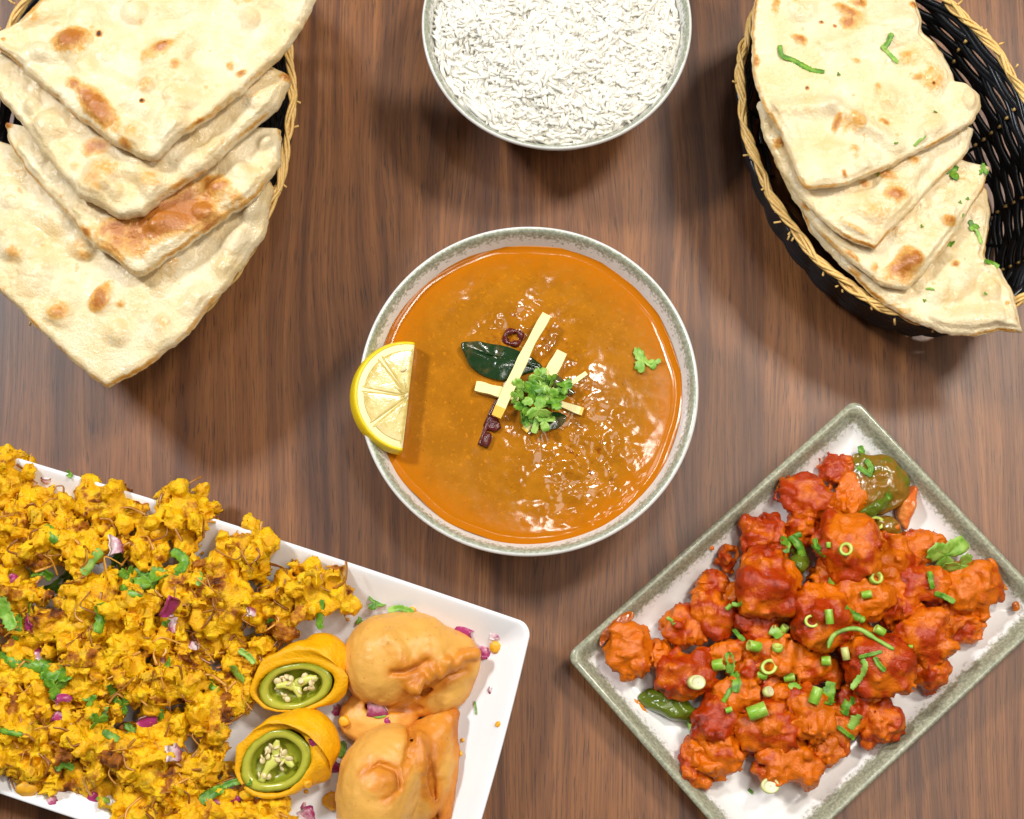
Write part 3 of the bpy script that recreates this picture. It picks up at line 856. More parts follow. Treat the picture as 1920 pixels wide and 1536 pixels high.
# ------------------------------------------------------------------ lumpy fried things from fields
def field_piece(cen, rad, seed, kind):
    """closed lumpy surface; cen world centre, rad half sizes"""
    rg = np.random.default_rng(seed)
    rad = np.asarray(rad, float)
    n = 47 if kind == 'shaggy' else 42
    lo = -rad * 1.42; size = rad * 2.84
    h = float(size.max()) / n
    dims = np.ceil(size / h).astype(int) + 1
    ax = [lo[i] + h * np.arange(dims[i]) for i in range(3)]
    X = np.stack(np.meshgrid(*ax, indexing='ij'), -1).astype(np.float32)
    f = np.full(X.shape[:3], 9.0); mr = float(rad.min())

    tone_ = np.zeros(X.shape[:3], np.float32)

    def add(d, k, val=0.0):
        nonlocal f, tone_
        q = np.clip(0.5 + 0.5 * (d - f) / k, 0, 1)
        f = d * (1 - q) + f * q - k * q * (1 - q)
        tone_ = tone_ + (val - tone_) * (d < f + 0.06)
    if kind == 'shaggy':
        q = X / rad
        add((np.linalg.norm(q, axis=-1) - 0.58) * mr, 0.15, 0.55)
        for i in range(10):        # batter coated strands
            a = rg.normal(size=3); a /= np.linalg.norm(a); b = rg.normal(size=3); b /= np.linalg.norm(b)
            p0 = a * rad * rg.uniform(0.55, 0.85); p1 = p0 + b * rad * rg.uniform(0.35, 0.75)
            l = np.abs(p1 / rad).max(); p1 = p1 / max(1, l * 1.02)
            ab = p1 - p0; t = np.clip(((X - p0) @ ab) / (ab @ ab + 1e-6), 0, 1)
            add(np.linalg.norm(X - p0 - t[..., None] * ab, axis=-1) - rg.uniform(0.15, 0.30), 0.10, rg.choice([0.0, 0.05, 0.1, 0.75, 1.0]))
        for i in range(13):        # knobs
            a = rg.normal(size=3); a /= np.linalg.norm(a); r = rg.uniform(0.22, 0.55)
            add(np.linalg.norm(X - a * rad * rg.uniform(0.62, 0.92), axis=-1) - r, 0.08, rg.uniform(-0.1, 0.15))
        r1 = (1 - np.abs(noise(X * 1.7 + seed * 1.7, seed + 6))) ** 4; r2 = (1 - np.abs(noise(X * 3.6 + seed * 0.7, seed + 7))) ** 3
        f = f + 0.13 * noise(X * 1.5 + seed, seed) + 0.10 * noise(X * 5.0 + seed, seed + 2) - 0.24 * r1 - 0.15 * r2 + 0.10
        tone_ = tone_ + 0.9 * r1 * np.clip(noise(X * 0.9 + seed * 2.1, seed + 8) * 2.2, 0, 1)
        for i in range(3):         # hollows
            a = rg.normal(size=3); a[2] = abs(a[2]); a /= np.linalg.norm(a)
            d = np.linalg.norm(X - a * rad * rg.uniform(0.85, 1.05), axis=-1) - rg.uniform(0.25, 0.5)
            f = np.maximum(f, -d)
    else:
        q = X / rad
        add((np.linalg.norm(q, axis=-1) - 0.80) * mr, 0.2)
        for i in range(12):
            a = rg.normal(size=3); a /= np.linalg.norm(a); r = mr * rg.uniform(0.22, 0.5)
            add(np.linalg.norm(X - a * (rad - r * 0.9) * rg.uniform(0.8, 1.0), axis=-1) - r, 0.12, rg.choice([-0.1, 0.0, 0.1, 0.4, 0.6]))
        w = np.abs(noise(X * 1.5 + seed * 1.3, seed + 5))
        f = f + 0.24 * noise(X * 0.95 + seed, seed) + 0.11 * noise(X * 2.6 + seed, seed + 1) + 0.05 * noise(X * 5.5 + seed, seed + 2) + 0.30 * (0.25 - np.clip(w, 0, 0.25)) - 0.13 * (1 - np.abs(noise(X * 1.9 + seed * 0.9, seed + 6))) ** 4 - 0.06 * (1 - np.abs(noise(X * 4.0 + seed, seed + 7))) ** 3 + 0.05
    e = np.minimum.reduce([X[..., i] - lo[i] for i in range(3)] + [lo[i] + h * (dims[i] - 1) - X[..., i] for i in range(3)])
    f = np.maximum(f, h * 1.01 - e)
    V, F = surfnet(f, lo, h)
    q = V / rad
    I = np.clip(np.round((V - lo) / h).astype(int), 0, dims - 1)
    field_piece.tone = tone_[I[:, 0], I[:, 1], I[:, 2]]
    return V, F, q, rg


ORD = ['first', 'second', 'third', 'fourth', 'fifth', 'sixth', 'seventh', 'eighth', 'ninth', 'tenth', 'eleventh', 'twelfth']


def row_names(pts, per, fx, fy):
    """ordinal in row and row for each point, rows from the top"""
    idx = sorted(range(len(pts)), key=lambda i: fy(pts[i])); res = {}
    rows = [idx[i:i + per] for i in range(0, len(idx), per)]
    for r, row in enumerate(rows):
        for k, i in enumerate(sorted(row, key=lambda i: fx(pts[i]))): res[i] = (k, r)
    return res


FR = [(16, 905, 52, 58, 0), (96, 958, 72, 42, 0), (190, 946, 84, 56, 0.3), (346, 965, 58, 62, 0.2), (456, 1046, 74, 66, 0.2), (8, 1000, 46, 48, 0.6),
      (73, 1027, 58, 54, 0.9), (158, 1024, 54, 56, 0.9), (272, 1032, 46, 54, 0.4), (333, 1100, 50, 52, 0.9), (30, 1113, 56, 48, 1.0), (182, 1124, 70, 58, 1.1),
      (268, 1140, 44, 44, 0.9), (420, 1116, 84, 66, 0.6), (104, 1178, 86, 44, 1.2), (258, 1186, 64, 40, 1.0), (594, 1112, 68, 64, 0.1), (512, 1146, 52, 46, 0.1),
      (330, 1180, 46, 38, 0.5), (190, 1232, 66, 46, 1.1), (60, 1240, 56, 40, 0.5), (240, 1278, 46, 46, 0.6), (156, 1286, 50, 50, 0.6), (308, 1284, 62, 52, 0.7),
      (348, 1236, 46, 38, 0.4), (398, 1330, 44, 70, 0.4), (396, 1200, 52, 38, 0.1), (466, 1236, 44, 42, 0.0), (14, 1278, 46, 46, 0.6), (72, 1308, 52, 48, 0.2),
      (18, 1350, 54, 62, 0.8), (24, 1412, 64, 56, 0.4), (86, 1424, 48, 56, 0.2), (186, 1396, 60, 64, 0.3), (262, 1420, 56, 52, 0.4), (170, 1474, 74, 36, 0.0),
      (312, 1460, 62, 50, 0.2), (386, 1442, 42, 46, 0.1), (264, 1506, 62, 42, 0.0), (402, 1524, 84, 38, 0.1), (484, 1526, 52, 32, 0.0), (110, 1350, 44, 40, 0.1),
      (440, 1296, 40, 34, 0.0), (300, 1370, 52, 42, 0.1), (340, 1540, 60, 36, 0.1), (-50, 960, 55, 55, 0), (-60, 1070, 58, 55, 0.7), (-60, 1180, 58, 50, 0.8), (-60, 1300, 58, 55, 0.5), (-50, 1400, 55, 50, 0.1)]
names = row_names(FR, 7, lambda p: p[0], lambda p: p[1] - 0.25 * p[0])
special = {16: 'rounded golden onion fritter at the heap\'s tip nearest the upper samosa', 3: 'tall golden onion fritter leaning over the platter\'s upper edge',
           0: 'golden onion fritter cut by the frame at the platter\'s upper left edge', 39: 'golden onion fritter at the frame\'s bottom edge below the lower chilli fritter'}
for i, (u, v, rx, ry, lift) in enumerate(FR):
    rad = np.array([rx * CMPX, ry * CMPX, min(rx, ry) * CMPX * 0.85]) * 1.10
    z = FLOOR_P + rad[2] * 0.88 + lift * 1.15
    c = px(u, v, z)
    V, F, q, rg = field_piece(c, rad, 300 + i, 'shaggy')
    L = np.linalg.norm(q, axis=1)
    brown = 0.05 + 0.35 * fbm(V * 0.9 + i * 7, 2, 5) + 0.64 * field_piece.tone + 0.25 * np.clip(L - 1.05, 0, 1)
    k, r = names[i]
    lab = special.get(i, 'craggy yellow onion fritter, %s from the left in row %s of the heap' % (ORD[k], ['one', 'two', 'three', 'four', 'five', 'six', 'seven', 'eight', 'nine'][r]))
    SURF['platter'].append((V + c, F))
    root = empty('onion_fritter', (c[0], c[1], max(c[2] + V[:, 2].min(), 0.8)), lab, 'fritter', 'onion fritters heaped on the platter')
    mk('fried_batter', V + c, F, MAT['batter'], root, dict(brown=brown))
    up = np.argwhere((q[:, 2] > 0.2) & (L > 0.75)).ravel()
    for s in range(6):
        if len(up) < 10: break
        p = V[rg.choice(up)] + c
        d = unit(rg.normal(size=3) * [1, 1, 0.35]); b = unit(rg.normal(size=3)) * 0.25
        ln = rg.uniform(0.7, 1.7); e = np.cross(d, [0, 0, 1.0]) * rg.normal(0, 0.35)
        P = smooth_path([p - d * ln * 0.5 - [0, 0, 0.14], p - d * ln * 0.2 + e * 0.6 - [0, 0, 0.03], p + d * ln * 0.15 + e - [0, 0, 0.02], p + d * ln * 0.5 - b * 0.3 - [0, 0, 0.10]], 14)
        Vs, Fs = tube(P, rg.uniform(0.045, 0.09) * (1 + 0.3 * noise(P * 3, s + i)), 0.028, 5, up=unit(rg.normal(size=3) * 0.7 + [0, 0, 1.5]), roll=np.linspace(0, rg.normal(0, 1.5), 14))
        mk('fried_shred', Vs, Fs, MAT['shred'], root, dict(pale=np.full(len(Vs), rg.uniform(0, 1))))

# red glazed fritters
RF = [(1510, 930, 58, 42, 0.3), (1566, 882, 34, 28, 0), (1590, 935, 28, 42, 0.2), (1592, 1026, 62, 68, 1.0), (1432, 1006, 48, 42, 0.2), (1505, 986, 40, 34, 0.2), (1360, 1054, 34, 22, 0),
      (1438, 1098, 62, 66, 0.9), (1338, 1098, 34, 34, 0), (1727, 1022, 40, 32, 0), (1678, 1052, 40, 48, 0.3), (1730, 1094, 46, 40, 0.4), (1830, 1100, 56, 48, 0.1), (1662, 1100, 46, 40, 0.2),
      (1186, 1222, 48, 52, 0), (1282, 1178, 48, 40, 0.1), (1336, 1152, 44, 40, 0.2), (1286, 1258, 62, 46, 0.1), (1540, 1156, 62, 66, 0.9), (1612, 1120, 60, 46, 0.8), (1646, 1246, 70, 62, 0.9), (1734, 1192, 50, 54, 0.3),
      (1808, 1174, 40, 30, 0), (1738, 1258, 38, 42, 0), (1464, 1228, 56, 40, 0.7), (1372, 1224, 42, 32, 0.4), (1530, 1254, 46, 40, 0.3), (1517, 1338, 46, 54, 0.8), (1440, 1362, 66, 48, 0.5), (1462, 1302, 44, 38, 0.4),
      (1342, 1350, 44, 50, 0.1), (1350, 1412, 50, 40, 0), (1303, 1432, 32, 40, 0), (1482, 1430, 62, 44, 0.1), (1574, 1352, 34, 56, 0.2), (1646, 1352, 48, 50, 0), (1380, 1298, 46, 40, 0.3), (1600, 1330, 44, 40, 0.2), (1420, 1170, 46, 40, 0.4), (1560, 1090, 50, 40, 0.3),
      (1400, 1124, 40, 36, 0), (1482, 1146, 42, 38, 0.1), (1592, 1190, 44, 40, 0.2), (1402, 1262, 40, 38, 0.1), (1690, 1140, 40, 38, 0.1), (1448, 1050, 38, 34, 0), (1545, 980, 40, 34, 0.1), (1400, 1388, 36, 34, 0), (1550, 1400, 40, 36, 0), (1620, 1300, 40, 34, 0.1), (1232, 1226, 32, 28, 0), (1660, 1010, 34, 32, 0), (1780, 1130, 36, 30, 0)]
names = row_names(RF, 6, lambda p: p[0], lambda p: p[1])
special = {14: 'round orange red glazed fritter in the dish\'s left corner beside the sauce smear', 12: 'red glazed fritter below the big cilantro leaf at the dish\'s right corner',
           3: 'large round orange glazed fritter with yellow scallion ring, upper middle of the dish', 20: 'largest smooth orange glazed fritter under the curled scallion stalk',
           33: 'red glazed fritter lying lowest in the dish above the white scallion slice', 0: 'dark red glazed fritter beside the green pepper at the dish\'s top corner'}
for i, (u, v, rx, ry, lift) in enumerate(RF):
    rad = np.array([rx * CMPX, ry * CMPX, min(rx, ry) * CMPX * 0.78]) * rng.uniform(1.14, 1.26)
    z = FLOOR_D + rad[2] * 0.92 + lift * 1.05
    c = px(u, v, z)
    V, F, q, rg = field_piece(c, rad, 500 + i, 'lump')
    L = np.linalg.norm(q, axis=1)
    crust = 0.30 + 0.60 * fbm(V * 0.7 + i * 3, 3, 8) + rg.uniform(-0.28, 0.32)
    k, r = names[i]
    lab = special.get(i, 'red glazed fried fritter, %s from the left in row %s of the dish' % (ORD[k], ['one', 'two', 'three', 'four', 'five', 'six', 'seven', 'eight', 'nine', 'ten'][r]))
    SURF['dish'].append((V + c, F))
    mk('glazed_fritter', V + c, F, MAT['red'], attrs=dict(crust=crust), label=lab, cat='fritter', group='red glazed fritters in the dish')


# ------------------------------------------------------------------ pillows: samosas and flat blobs from outlines
def pillow(out, z0, H, seed, power=0.55, extra=None, na=200, nr=60, rag=0.05, under=0.15):
    out = np.asarray(out, float); c = out.mean(0)
    O = smooth_path(out, na, True)
    W = px(O[:, 0], O[:, 1], np.full(na, z0)); cw = px(c[0], c[1], z0)
    d = W - cw
    W = W + unit_rows(d) * (rag * fbm(W * 1.2, 2, seed))[:, None]; d = W - cw
    ss = np.linspace(0, 1, nr) ** 0.7
    dl = np.linalg.norm(d, axis=1); mean_r = dl.mean()
    rr = ss[:, None] * ((1 - ss[:, None]) * mean_r + ss[:, None] * dl[None])
    G = cw + (d / dl[:, None])[None] * rr[..., None]
    dome = (1 - ss[:, None] ** 2.2) ** power * np.ones(na)
    at = np.zeros(dome.shape)
    hh = H * dome
    if extra is not None: hh, at = extra(G, dome, hh, at)
    G[..., 2] = z0 + hh + 0.10 * H * 0.3 * fbm(G * 0.7, 2, seed + 1) * np.clip(dome * 3, 0, 1)
    und = [cw + (G[-1] - cw) * k + np.array([0, 0, -under]) for k in (0.97, 0.5, 0.02)]
    V, F = loft(np.concatenate([G, np.array(und)], 0))
    return V, [f[:, ::-1] for f in F], np.concatenate([at.ravel(), np.full(3 * na, 0.8)])


def seg_d(G, a, b):
    ab = b[:2] - a[:2]; t = np.clip(((G[..., :2] - a[:2]) @ ab) / (ab @ ab), 0, 1)
    dv = G[..., :2] - a[:2] - t[..., None] * ab
    side = (ab[0] * dv[..., 1] - ab[1] * dv[..., 0]) / np.linalg.norm(ab)
    return np.linalg.norm(dv, axis=-1), side, t


def samosa(lo, hi, build, seed, label):
    h = 0.085
    ax = [np.arange(lo[i], hi[i], h) for i in range(3)]
    X = np.stack(np.meshgrid(*ax, indexing='ij'), -1)
    f = [np.full(X.shape[:3], 9.0)]; br = [np.zeros(X.shape[:3])]

    def add(d, k):
        q = np.clip(0.5 + 0.5 * (d - f[0]) / k, 0, 1); f[0] = d * (1 - q) + f[0] * q - k * q * (1 - q)

    def cut(d, k):
        q = np.clip(0.5 - 0.5 * (f[0] + d) / k, 0, 1); f[0] = f[0] * (1 - q) - d * q + k * q * (1 - q)

    def ell(u, v, z, r, k=0.5, yaw=0.0):
        c = px(u, v, z); Y = (X - c) @ rot(yaw, 0); n1 = np.linalg.norm(Y / r, axis=-1); n2 = np.linalg.norm(Y / np.square(r), axis=-1) + 1e-6
        add(n1 * (n1 - 1) / n2, k)

    def chain(pts, k, op=add):
        P = [(px(u, v, z), r) for u, v, z, r in pts]; d = np.full(X.shape[:3], 9.0)
        for (a, r0), (b, r1) in zip(P[:-1], P[1:]):
            t = np.clip(((X - a) @ (b - a)) / ((b - a) @ (b - a)), 0, 1)
            d = np.minimum(d, np.linalg.norm(X - a - t[..., None] * (b - a), axis=-1) - (r0 + (r1 - r0) * t))
        op(d, k)
        br[0] = br[0] + 0.75 * np.exp(-np.clip(d, 0, 9) / 0.22)
    def height():
        z = np.where(f[0] < 0, X[..., 2], -9).max(2); return z

    def zs(u, v, H):
        z = 3.0
        for _ in range(6):
            p = px(u, v, z); i = np.clip(((p - lo) / h).astype(int), 0, np.array(X.shape[:3]) - 1); z = max(H[i[0], i[1]], 1.0)
        return z

    def ridge(pts, k, off=0.0):
        H = height(); chain([(u, v, zs(u, v, H) + off, r) for u, v, r in pts], k)

    def slit(pts, k, depth):
        H = height(); chain([(u, v, zs(u, v, H) + 0.05, r) for u, v, r in pts], k, cut)
        chain([(u, v, zs(u, v, H) - depth, r * 0.7) for u, v, r in pts], k * 0.7, cut)
    build(ell, chain, cut, ridge, slit)
    F_ = f[0] + 0.10 * noise(X * 0.7, seed) + 0.05 * noise(X * 1.8, seed + 1) + 0.022 * noise(X * 4.5, seed + 2)
    F_ = np.maximum(F_, FLOOR_P + 0.03 - X[..., 2])
    V, F = surfnet(F_, np.array(lo), h)
    I = np.clip(((V - lo) / h).astype(int), 0, np.array(F_.shape) - 1)
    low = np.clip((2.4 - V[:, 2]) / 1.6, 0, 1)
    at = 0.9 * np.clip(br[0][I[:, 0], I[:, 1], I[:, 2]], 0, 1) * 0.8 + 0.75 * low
    SURF['platter'].append((V, F))
    mk('samosa', V, F, MAT['samosa'], attrs=dict(brown=at), label=label, cat='samosa', group='samosas on the platter')


def upper_samosa(ell, chain, cut, ridge, slit):
    ell(716, 1240, 2.3, (2.1, 2.35, 2.0), 0.5)
    ell(780, 1222, 2.1, (2.5, 2.0, 1.8), 0.7, -0.4)
    ell(845, 1240, 1.8, (1.6, 1.6, 1.2), 0.5, 0.5)
    ell(825, 1292, 1.6, (2.0, 1.25, 0.95), 0.22, 0.5)
    ell(712, 1342, 1.5, (2.1, 1.5, 0.9), 0.2, 0.2)
    ridge([(728, 1196, 0.12), (748, 1240, 0.22), (772, 1278, 0.3)], 0.8, -0.1)
    slit([(786, 1306, 0.16), (812, 1288, 0.2), (840, 1272, 0.2), (872, 1258, 0.14)], 0.16, 0.4)
    ridge([(776, 1290, 0.42), (790, 1272, 0.24), (800, 1280, 0.2), (813, 1258, 0.27), (824, 1266, 0.2), (838, 1243, 0.28), (850, 1251, 0.2), (866, 1231, 0.3), (890, 1226, 0.34)], 0.16, 0.05)
    slit([(735, 1262, 0.06), (760, 1262, 0.1), (780, 1252, 0.08), (800, 1240, 0.06)], 0.3, 0.12)
    slit([(650, 1316, 0.1), (700, 1328, 0.16), (750, 1332, 0.15), (790, 1328, 0.1)], 0.16, 0.3)


def lower_samosa(ell, chain, cut, ridge, slit):
    ell(706, 1490, 2.5, (2.1, 2.9, 2.35), 0.5, -0.1)
    ell(735, 1430, 2.3, (2.0, 2.0, 1.9), 0.8)
    ell(802, 1440, 1.8, (1.35, 2.7, 1.15), 0.25, -0.12)
    chain([(800, 1400, 2.2, 0.95), (838, 1352, 2.0, 0.5), (852, 1338, 1.9, 0.22)], 0.5)
    chain([(852, 1340, 1.9, 0.22), (848, 1420, 1.7, 0.3), (838, 1500, 1.6, 0.34), (828, 1560, 1.6, 0.3)], 0.25)
    ridge([(775, 1352, 0.22), (786, 1385, 0.34), (790, 1425, 0.36), (798, 1480, 0.3), (810, 1540, 0.2)], 0.4, -0.05)
    slit([(768, 1366, 0.08), (772, 1392, 0.16), (766, 1420, 0.18), (757, 1450, 0.08)], 0.14, 0.45)
    slit([(806, 1420, 0.08), (812, 1470, 0.12), (818, 1530, 0.08)], 0.2, 0.2)
    ridge([(700, 1482, 0.2), (716, 1464, 0.3), (738, 1460, 0.16)], 0.5, -0.05)
    slit([(680, 1452, 0.04), (712, 1432, 0.08), (745, 1446, 0.08), (748, 1480, 0.05), (722, 1500, 0.03)], 0.28, 0.12)


a0 = px(630, 1400, 0.6); b0 = px(925, 1130, 0.6)
samosa((a0[0] - 0.3, a0[1] - 0.6, 0.6), (b0[0] + 0.3, b0[1] + 0.9, 5.2), upper_samosa, 61, 'golden fried samosa with crimped seam, upper one beside the chilli fritters')
a0 = px(610, 1640, 0.6); b0 = px(890, 1310, 0.6)
samosa((a0[0] - 0.3, a0[1] - 0.6, 0.6), (b0[0] + 0.3, b0[1] + 0.9, 5.6), lower_samosa, 62, 'golden fried samosa with round swirled body, lower one cut by the frame\'s bottom edge')


# ------------------------------------------------------------------ cut chilli fritters
def chilli(face, au, bu, ang, far, zf, zb, seed, label):
    rg = np.random.default_rng(seed)
    C0 = px(face[0], face[1], zf); C1 = px(far[0], far[1], zb)
    e1 = np.array([math.cos(ang), math.sin(ang), 0.0]); nrm = unit(unit(CAM - C0) * 0.9 - unit(C1 - C0) * 0.35)
    e1 = unit(e1 - nrm * (e1 @ nrm)); e2 = np.cross(nrm, e1)
    axd = unit(C1 - C0); f1 = unit(np.cross(axd, [0, 0, 1.0])); f1 = f1 * np.sign(f1 @ e1); f2 = np.cross(f1, axd); f2 = f2 * np.sign(f2 @ e2)
    n = 72; a = np.linspace(0, 2 * np.pi, n, endpoint=False)
    au, bu = au * CMPX, bu * CMPX

    def ringat(t, k, off=0.0):
        C = C0 + (C1 - C0) * t
        w = min(1, t * 1.6)
        E1 = unit(e1 * (1 - w) + f1 * w); E2 = unit(e2 * (1 - w) + f2 * w)
        ra = au * (1 - w) + bu * 1.02 * w; rb = bu * (1 - w) + bu * 0.95 * w
        return C + (np.cos(a) * ra * k)[:, None] * E1 + (np.sin(a) * rb * k)[:, None] * E2 + nrm * off
    root = empty('chilli_fritter', (C0[0], C0[1], FLOOR_P), label, 'fritter', 'cut chilli fritters')
    wob = 1 + 0.05 * fbm(np.stack([np.cos(a), np.sin(a), 0 * a], -1) * 1.6, 2, seed)
    fray = 0.05 * rg.normal(size=n)
    rings = [ringat(0, 0.98, -0.12), ringat(0, 1.02 , 0.0), ringat(0, 1.12) + (nrm * 0.05)]
    rings[1] = rings[1] + nrm * fray[:, None] * 0.5
    sc_ = [(0.03, 1.20), (0.1, 1.26), (0.22, 1.28), (0.38, 1.26), (0.55, 1.22), (0.72, 1.12), (0.86, 0.92), (0.95, 0.62), (1.0, 0.25)]
    tt = np.array(smooth_path(sc_, 40))
    rings += [ringat(max(t, 0), k) for t, k in tt]
    R = np.array(rings); cen = R.mean(1, keepdims=True)
    R = cen + (R - cen) * (1 + 0.07 * fbm(R * 0.7, 4, seed, 0.6))[..., None]
    R[..., 2] = np.maximum(R[..., 2], FLOOR_P + 0.02)
    V, F = loft(R, cap1=True)
    mk('batter_coating', V, F, MAT['coating'], root)
    SURF['platter'].append((V, F))
    # pepper: lip on the cut and a hollow inside
    pk = [(0.97, -0.3), (1.0, -0.05), (0.985, 0.02), (0.93, 0.06), (0.84, 0.06), (0.78, 0.03), (0.74, -0.03), (0.72, -0.2), (0.66, -0.40), (0.5, -0.55), (0.25, -0.6), (0.02, -0.62)]
    R = np.array([ringat(0, k, o) for k, o in pk])
    cen = C0
    R = cen + (R - cen) * (1 + 0.05 * fbm(unit_rows((R - cen).reshape(-1, 3)).reshape(R.shape) * 1.3, 2, seed + 3))[..., None]
    V, F = loft(R)
    pale = np.repeat([0, 0, 0.05, 0.5, 0.8, 0.7, 0.6, 0.3, 0.3, 0.4, 0.4, 0.4], n)
    mk('chilli_wall', V, F, MAT['chilli'], root, dict(pale=pale))
    SURF['platter'].append((V, F))
    at = lambda x, y, o: C0 + e1 * x * au + e2 * y * bu + nrm * o
    for i, (x0, y0, x1, y1) in enumerate([(0.6, 0.2, 0.0, 0.05), (-0.5, 0.15, 0.0, 0.0), (0.05, -0.5, 0.0, 0.0)] if seed % 2 else [(-0.62, -0.38, 0.05, 0.1), (0.3, 0.6, 0.05, 0.1), (0.35, -0.45, 0.2, 0.0)]):
        P = smooth_path([at(x0, y0, -0.12), at((x0 + x1) / 2, (y0 + y1) / 2 + 0.06, -0.16), at(x1, y1, -0.28)], 8)
        V, F = tube(P, np.linspace(0.14, 0.30, 8) * (1 + 0.3 * noise(P * 4, seed + i)), np.linspace(0.09, 0.16, 8), 7)
        mk('pith', V, F, MAT['pith'], root)
    for i in range(21):
        r = 0.60 * math.sqrt(rg.uniform(0.02, 1)); t = rg.uniform(0, 6.28)
        p = at(r * math.cos(t), r * math.sin(t), rg.uniform(-0.26, -0.04))
        th = np.linspace(0, np.pi, 5); rr = rg.uniform(0.16, 0.22)
        prof = np.stack([np.sin(th) * rr, np.cos(th) * rr * 0.35], -1)
        Rl = lathe(prof, 9) @ rot(rg.uniform(0, 6), rg.normal(0, 0.9), rg.normal(0, 0.9)).T + p
        V, F = loft(Rl)
        mk('seed', V, [f[:, ::-1] for f in F], MAT['seed'], root)


chilli((553, 1288), 70, 42, math.radians(12), (640, 1205), 3.1, 2.0, 71, 'cut yellow battered green chilli showing pale seeds, upper of the pair')
chilli((516, 1428), 68, 52, math.radians(28), (626, 1365), 3.1, 1.9, 72, 'cut yellow battered green chilli showing pale seeds, lower of the pair')

# ------------------------------------------------------------------ finding the surface for small bits
TREE = {}
for k, L in SURF.items():
    V, F = join(L)
    TREE[k] = BVHTree.FromPolygons(V.tolist(), [q for f in F for q in f.tolist()])


def hit(u, v, where):
    d = ray(u, v); d = d / np.linalg.norm(d)
    loc, nor, i, dist = TREE[where].ray_cast(Vector(CAM), Vector(d))
    if loc is None: return px(u, v, 0.9), np.array([0, 0, 1.0])
    n = np.array(nor)
    if n @ d > 0: n = -n
    return np.array(loc), n


def frame(n, yaw):
    n = unit(np.asarray(n) * [0.7, 0.7, 1]); a = np.array([math.cos(yaw), math.sin(yaw), 0]); a = unit(a - n * (a @ n)); return np.stack([a, np.cross(n, a), n], -1)


def leaf_mesh(size, seed, lobes=3, curl=0.25):
    """toothed cilantro leaf, a thin solid"""
    rg = np.random.default_rng(seed); n = 54
    a = np.linspace(0, 2 * np.pi, n, endpoint=False)
    r = 0.34 + 0.52 * np.abs(np.cos(a * lobes / 2)) ** 1.1 + 0.12 * np.abs(np.sin(a * lobes * 2.5 + rg.uniform(0, 3))) + 0.05 * rg.normal(size=n)
    r = r * (1 - 0.65 * np.exp(-((a - np.pi) / 0.35) ** 2)) * size
    ring = np.stack([r * np.cos(a), r * np.sin(a) * rg.uniform(0.75, 1), 0 * a], -1)
    top = np.array([ring * s for s in (0.02, 0.35, 0.7, 1.0)])
    z = curl * (top[..., 0] ** 2 - top[..., 1] ** 2) / size + 0.07 * size * fbm(top * 1.6 / size, 2, seed) + 0.03 * size * np.abs(np.sin(np.arctan2(top[..., 1], top[..., 0]) * 3))
    top[..., 2] = z
    bot = top[::-1].copy(); bot[..., 2] -= 0.022
    return loft(np.concatenate([top, bot], 0))


CNT = {'n': 0}


def leaf(u, v, size, where, label, yaw=None, pale=False, group=None, lift=0.03, name='cilantro_leaf', parts=True):
    CNT['n'] += 1; rg = np.random.default_rng(900 + CNT['n'])
    p, n = hit(u, v, where)
    V, F = leaf_mesh(size * CMPX * 1.1, 900 + CNT['n'])
    V = V @ rot(0, rg.normal(0, 0.38), rg.normal(0, 0.38)).T
    R = frame(n, rg.uniform(0, 6.28) if yaw is None else math.radians(yaw))
    o = mk(name, V @ R.T + p + n * lift + [0, 0, lift], F, MAT['cilantro_pale' if pale else 'cilantro'], label=label, cat='cilantro', group=group)
    return o


def strip(pts, w, where, label, mat='cilantro', name='cilantro_strip', cat='cilantro', lift=0.05, thick=0.03, group=None, attr=None):
    """flat chopped ribbon that follows the surface through the given pixels"""
    CNT['n'] += 1
    Q = [hit(u, v, where) for u, v in pts]
    zs = np.array([q[0] for q in Q])
    zs[:, 2] = np.maximum(zs[:, 2], zs[:, 2].max() - 0.45) + lift
    zs = np.array([px(u, v, z) for (u, v), z in zip(pts, zs[:, 2])])
    P = smooth_path(zs, max(8, 5 * len(pts)))
    nm = unit(np.mean([q[1] for q in Q], 0) * [1, 1, 2])
    taper = np.clip(np.minimum(np.linspace(0, 1, len(P)), np.linspace(1, 0, len(P))) * 5 + 0.55, 0, 1)
    wob = 1 + 0.25 * noise(P * 2.5, CNT['n'])
    if thick < 0.06:
        n = len(P) * 2; P = smooth_path(P, n); rg = np.random.default_rng(3000 + CNT['n'])
        T = np.gradient(P, axis=0); T /= np.linalg.norm(T, axis=1, keepdims=True); A = unit_rows(np.cross(T, nm)); B = np.cross(A, T)
        half = w * CMPX * 0.56 * np.interp(np.linspace(0, 1, n), np.linspace(0, 1, len(taper)), taper)
        el = half * (1 + 0.13 * rg.normal(size=n)); er = half * (1 + 0.13 * rg.normal(size=n))
        fold = rg.uniform(-0.5, 0.9)
        cols = [(-1, 0.0), (-0.5, 0.25), (0, 0.0), (0.5, 0.25), (1, 0.0)]
        tops = [P + A * ((el if x < 0 else er) * x)[:, None] + B * (abs(x) * fold * half + 0.008)[:, None] for x, _ in cols]
        bots = [q - B * 0.022 for q in tops[::-1]]
        V, F = loft(np.stack(tops + bots, 1), True, True)
        F = [f[:, ::-1] for f in F]
    else: V, F = tube(P, w * CMPX * 0.5 * taper * wob, thick, 6, up=nm)
    return mk(name, V, F, MAT[mat], label=label, cat=cat, group=group, attrs=attr(len(V)) if attr else None)


